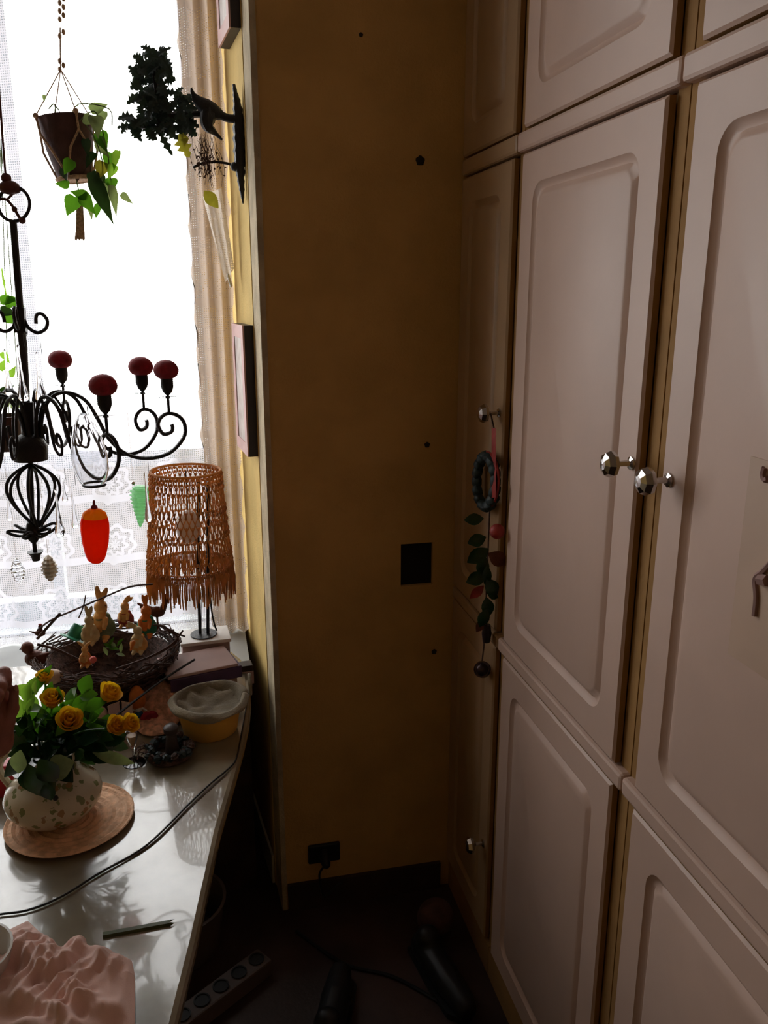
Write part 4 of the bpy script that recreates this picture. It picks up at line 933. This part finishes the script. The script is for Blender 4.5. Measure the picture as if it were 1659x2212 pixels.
# ---------------------------------------------------------------- twig nest
nc = Vector((P(232, 1395, 1.70).x, 1.70, TZ)); rz_ = P(232, 1395, 1.70).z; NR = .148
ne = empty('twig_nest', nc, 'large nest of bent brown twigs holding painted rabbit figures', 'nest')
MB().lathe([(0, .006), (.06, .006), (.085, .02), (.110, .06), (.125, .10), (.122, .10), (.105, .06), (.08, .028), (0, .014)], nc, 40, wob=.03).build('woven_lining', M['twig'], ne)
random.seed(9)
for k in range(230):
    t = random.random()**.8; a0 = random.uniform(0, 2*pi); sp = random.uniform(.7, 2.0); rr = (.065+(NR-.065)*t); z0 = TZ+.008+(rz_-TZ-.01)*t**1.3
    q = [nc+Vector(((rr+random.uniform(-.008, .010))*math.cos(a0+sp*j/6), (rr+random.uniform(-.008, .010))*math.sin(a0+sp*j/6)*.97, max(.004, z0-TZ+random.uniform(-.009, .009)+.012*(j/6-.5)*random.choice((-1, 1))))) for j in range(7)]
    MB().tube(spline(q, 2), [random.uniform(.0009, .0021)]*13, 5).build('twig', M['twig'], ne)
for (pts, r) in (([(330, 1262), (280, 1268), (220, 1292), (160, 1318), (110, 1340), (80, 1362)], .002), ([(185, 1285), (180, 1310), (170, 1335)], .0014), ([(130, 1325), (105, 1352), (80, 1380)], .003), ([(360, 1360), (385, 1380), (345, 1410), (290, 1432)], .0022), ([(395, 1362), (370, 1392), (320, 1420), (250, 1445)], .002), ([(400, 1375), (380, 1368), (350, 1352), (330, 1350)], .0018), ([(80, 1392), (120, 1402), (170, 1425), (200, 1440)], .003), ([(75, 1420), (95, 1455), (110, 1462)], .002)):
    MB().tube(spline([P(x, y, 1.66) for x, y in pts], 4), r, 5).build('twig', M['twig'], ne)

YR = 1.68
def fig(name, base, h, parts, lab, cat='figurine', grp=None, face=1):
    "parts: list of (name, material, [(kind, ...)]) in units of figure height; x right, y away, z up"
    o = empty(name, base, lab, cat, grp)
    def T(v): return base+(RT*v[0]*face+Vector((math.sin(YAW), math.cos(YAW), 0))*v[1]+Vector((0, 0, v[2])))*h
    for (nm, mt, prims) in parts:
        m = MB()
        for q in prims:
            if q[0] == 'b': m.ball(T(q[1]), tuple(a*h for a in q[2]), 12, rot(0, R((q[3] if len(q) > 3 else 0)*face), -YAW))
            else: m.capsule(T(q[1]), T(q[2]), q[3]*h, q[4]*h, 10)
        m.build(nm, M[mt] if isinstance(mt, str) else mt, o, mods={'remesh': max(.0009, h*.014), 'smooth': 2})
    return o
def rabbit(px, py, hpx, Y, body, dress, lab, ears=(8, -25), face=1, dname='coat', dark=None):
    b = P(px, py, Y); s = (P(1, py, Y)-P(0, py, Y)).length; h = hpx*s*1.22
    def ear(x, tl): a = R(tl); return ('b', (x+.13*math.sin(a), 0, .70+.17*math.cos(a)), (.055, .04, .17), tl)
    parts = [('body', body, [('b', (0, 0, .22), (.20, .17, .24)), ('b', (.0, 0, .42), (.13, .12, .14)), ('b', (.02, -.01, .62), (.125, .12, .13)), ('b', (.09, -.07, .58), (.07, .06, .055)),
              ear(0, ears[0]), ear(.03, ears[1]), ('c', (-.12, -.08, .40), (-.10, -.19, .26), .05, .04), ('c', (.12, -.08, .40), (.12, -.2, .28), .05, .04), ('c', (-.09, -.05, .06), (-.10, -.2, .04), .07, .05), ('c', (.09, -.05, .06), (.11, -.2, .04), .07, .05)]),
             (dname, dress, [('b', (0, .03, .20), (.25, .20, .235)), ('b', (0, .03, .38), (.175, .155, .14))]),
             ('eye', 'black', [('b', (.045, -.105, .66), (.018, .015, .02)), ('b', (.125, -.055, .66), (.016, .016, .02))])]
    return fig('rabbit_figurine', b, h, parts, lab, face=face, grp=None)
rabbit(222, 1378, 106, 1.69, 'tan', 'lfg', 'tall tan rabbit figurine with upright ears at the back of the nest', (-4, 28))
rabbit(272, 1352, 68, 1.74, 'tan', 'fred', 'rabbit figurine in red coat with ears swept right, at the back of the nest', (40, 55))
rabbit(318, 1372, 84, 1.70, 'forange', 'fgreen', 'orange-yellow rabbit figurine in green dress at the right of the nest', (12, -14))
rabbit(196, 1388, 76, 1.66, 'cream2', 'cream2', 'small cream rabbit figurine in the middle of the nest', (-8, 18), dname='pale coat')
rabbit(300, 1408, 74, 1.62, 'cream2', 'tan', 'cream rabbit figurine seen from behind holding an orange carrot, front right of the nest', (-60, -80), dname='tan coat')
p = P(288, 1388, 1.59); MB().capsule(p, p+Vector((-.006, -.004, -.014)), .0045, .002).build('carrot', M['forange'], None, label='small orange carrot held by the front right rabbit', cat='ornament')
rabbit(186, 1438, 56, 1.60, 'tan', 'forange', 'crouching tan bear-like figurine with a pink ball on the front rim of the nest', (-50, 50))
MB().ball(P(201, 1425, 1.56), .007, 10).build('pink_ball', mat('coral', (.65, .12, .10), .5), None, label='coral pink ball held by the crouching figurine', cat='ball')
p = P(158, 1378, 1.68)
o = empty('green_hat', p, 'small green felt hat lying at the left inside of the nest', 'hat')
MB().lathe([(0, .030), (.012, .029), (.014, .015), (.015, .002), (.026, -.001), (.027, -.003), (0, -.003)], p, 18, rot(R(-20), R(30))).build('crown_and_brim', M['fgreen'], o)
# rooster
p = P(340, 1340, 1.78); s = (P(1, 1340, 1.78)-P(0, 1340, 1.78)).length
m = [('body', 'fbrown', [('b', (.0, 0, .32), (.30, .14, .20)), ('c', (.2, 0, .4), (.34, 0, .72), .13, .09), ('b', (.36, 0, .80), (.10, .08, .10)), ('c', (-.2, 0, .4), (-.62, 0, .62), .12, .04), ('c', (-.2, 0, .36), (-.55, 0, .48), .10, .03), ('c', (0, 0, .2), (0, 0, -.3), .04, .04)]),
     ('comb', 'fred', [('b', (.36, 0, .93), (.08, .03, .06)), ('b', (.44, 0, .68), (.03, .03, .07))]), ('beak', 'forange', [('c', (.44, 0, .8), (.54, 0, .77), .03, .01)])]
fig('rooster_figurine', p, 70*s, m, 'dark brown rooster figurine perched at the right back of the nest')
# chick and small bird
p = P(72, 1438, 1.70); s = (P(1, 1438, 1.70)-P(0, 1438, 1.70)).length
fig('chick_figurine', p, 62*s, [('body', 'fbrown', [('b', (.12, 0, .30), (.42, .30, .32)), ('b', (-.14, 0, .74), (.24, .22, .24)), ('c', (.4, 0, .4), (.6, 0, .5), .14, .06)]), ('beak', 'black', [('c', (-.34, 0, .72), (-.46, 0, .66), .05, .015)]), ('foot', 'twig', [('c', (0, 0, .05), (.0, 0, -.1), .04, .04), ('c', (.2, 0, .05), (.2, 0, -.1), .04, .04)])], 'brown plump chick figurine perched at the left rim of the nest')
p = P(88, 1378, 1.68)
fig('bird_figurine', p, 40*s, [('body', 'fbrown', [('b', (0, 0, .30), (.32, .18, .20)), ('c', (-.2, 0, .3), (-.6, 0, .42), .09, .03), ('b', (.06, 0, .68), (.14, .12, .16)), ('c', (.05, 0, .4), (.06, 0, .6), .12, .1)]), ('cap', 'fred', [('b', (.06, 0, .84), (.12, .1, .05))])], 'tiny brown bird figurine with red cap on a twig at the left of the nest')
for (x, y, Y, r, m_, lab) in ((112, 1462, 1.58, .018, 'egg', 'pinkish beige egg lying against the lower left of the nest'), (125, 1502, 1.50, .016, 'porcelain', 'white egg showing behind the left roses'), (60, 1508, 1.5, .016, 'fbrown', 'brown egg behind the roses at the far left')):
    p = P(x, y, Y) if Y > 1.56 else PZ(x, y+50, TZ); p.z = p.z if Y > 1.56 else TZ+r*.82+.001
    MB().ball(p, (r*1.2, r*.95, r*.82), 14).build('egg', M[m_], None, label=lab, cat='egg')
random.seed(21)
gr = empty('green_sprig', P(245, 1420, 1.66), 'green leafy sprig lying in the nest between the rabbits', 'foliage')
for k in range(10):
    MB().leaf(P(random.uniform(225, 270), random.uniform(1395, 1425), 1.66), vdir(random.uniform(0, 180)), -FW+UP, .02, .008).build('leaf', M['lfm'] if k % 2 else M['lfg'], gr)

# ---------------------------------------------------------------- garland on the wardrobe
GX = CX-.018
def G(x, y, d=0): return PX(x, y, GX-d)
ga = empty('garland', G(1050, 1450), 'dark garland with red ribbon, leaves and apple hanging on the corner wardrobe door', 'garland')
MB().tube([G(1060, 893, .005), G(1067, 925), G(1066, 990), G(1058, 1100), G(1052, 1250), G(1045, 1400), G(1041, 1432)], .0018, 5).build('string', M['twig'], ga)
def fn(u, v): p = G(1062+u*9, 925+v*150, .006+.003*math.sin(v*9)); return p
MB().grid(fn, 2, 14).build('red_ribbon', M['fred'], ga)
mb = MB()
for k in range(16):
    a = 2*pi*k/16; c = G(1050+20*math.cos(a), 1040+55*math.sin(a)); mb.ball(c, (.012, .014, .017), 8, rot(a, a))
mb.build('black_wreath', M['ebony'], ga)
mb = MB(); mb.tube([G(1050+27*math.cos(2*pi*k/20), 1038+62*math.sin(2*pi*k/20)) for k in range(20)], .003, 5, True); mb.build('red_edging', M['fred'], ga)
MB().ball(G(1074, 1148), .016, 14).build('apple', M['fred'], ga, label='dark red apple')
for (x, y, L, W, a, mm) in ((1050, 1160, 34, 22, 200, 'lfd'), (1050, 1205, 34, 22, -110, 'lfd'), (1050, 1275, 30, 22, -20, 'lfd'), (1048, 1335, 30, 16, -120, 'fbrown'), (1045, 1120, 34, 20, 185, 'lfd'), (1055, 1185, 44, 26, 215, 'lfd'), (1055, 1195, 40, 26, -30, 'fbrown'), (1050, 1240, 38, 24, 205, 'lfd'), (1052, 1250, 36, 24, -60, 'lfd'), (1045, 1265, 34, 16, 225, 'fred'), (1050, 1290, 36, 22, -80, 'lfd'), (1052, 1315, 36, 20, -110, 'lfd'), (1045, 1320, 30, 12, -105, 'fred'), (1052, 1220, 40, 16, -90, 'lfd')):
    MB().leaf(G(x, y, .004), vdir(a), -FW, L*.0012, W*.0013).build('leaf', M[mm], ga)
MB().lathe([(0, -.024), (.008, -.02), (.011, 0), (.008, .02), (0, .024)], G(1051, 1368), 12).build('dark_pod', M['frameblk'], ga)
mb = MB(); mb.ball(G(1042, 1446), .016, 12); mb.tube([G(1042+16*math.cos(2*pi*k/16), 1446+16*math.sin(2*pi*k/16), .004) for k in range(16)], .003, 5, True)
mb.build('bell', mat('dark_bell', (.05, .03, .035), .25, metal=.5), ga)

# ---------------------------------------------------------------- floor clutter
p = PZ(478, 2140, .03)
ps = empty('power_strip', p, 'long grey power strip with round sockets lying under the table edge', 'power strip')
a = PZ(552, 2088, .03); b = PZ(398, 2205, .03); d = (a-b); ang = math.atan2(d.y, d.x); L = d.length+.06; c = (a+b)/2; c.z = .025
MB().box(c, (L, .055, .045), rot(0, 0, ang)).build('housing', M['grey'], ps, smooth=False, mods={'bevel': .005})
for k in range(5):
    q = c+Vector((math.cos(ang), math.sin(ang), 0))*(L*(.4-.2*k)); MB().lathe([(.019, .0), (.019, .003), (.016, .003), (.015, -.002), (0, -.002)], q+Vector((0, 0, .0235)), 16).build('socket', M['black'], ps)
tc_ = PZ(430, 2120, .02); tc_.z = 0
MB().lathe([(0, 0), (.09, 0), (.10, .01), (.115, .13), (.12, .14), (.112, .14), (.095, .02), (0, .015)], (-.12, 1.79, 0), 32).build('waste_basket', M['grey'], None, label='round dark basket on the floor under the table', cat='basket')
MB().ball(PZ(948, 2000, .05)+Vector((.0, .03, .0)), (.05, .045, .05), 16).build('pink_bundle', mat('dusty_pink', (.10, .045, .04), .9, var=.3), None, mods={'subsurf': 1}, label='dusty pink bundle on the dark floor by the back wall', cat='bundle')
def shoe(p, rz, lab):
    p = Vector((p.x, p.y, 0)); o = empty('shoe', p, lab, 'shoe'); mm = rot(0, 0, R(rz)); m = MB()
    def T(x, y, z): return p+mm @ Vector((x, y, z))
    m.capsule(T(-.09, 0, .04), T(.02, 0, .038), .036, .034); m.capsule(T(.02, 0, .036), T(.10, .004, .03), .036, .028); m.capsule(T(-.09, 0, .045), T(-.075, 0, .075), .032, .03)
    m.build('upper', M['black'], o, mods={'remesh': .005, 'smooth': 2})
    s_ = MB()
    s_.prism([tuple((T(x, y, 0)).xy) for x, y in ((-.125, -.03), (.0, -.038), (.09, -.036), (.13, 0), (.09, .038), (0, .036), (-.125, .03))], .0005, .016); s_.build('sole', M['black'], o, smooth=False)
shoe(PZ(722, 2180, .03), 70, 'black shoe in the middle of the floor at the bottom of the photo')
shoe(Vector((.49, 1.53, 0)), -78, 'black shoe beside the wardrobe base near the corner')
shoe(Vector((.50, 1.22, 0)), -85, 'second black shoe beside the wardrobe base, closer to the camera')
MB().tube(spline([PZ(640, 2010, .006), PZ(740, 2080, .006), PZ(850, 2110, .006), PZ(960, 2170, .006), PZ(1010, 2190, .006)], 6), .004, 6).build('floor_cable', M['black'], None, label='black cable trailing over the dark floor', cat='cord')
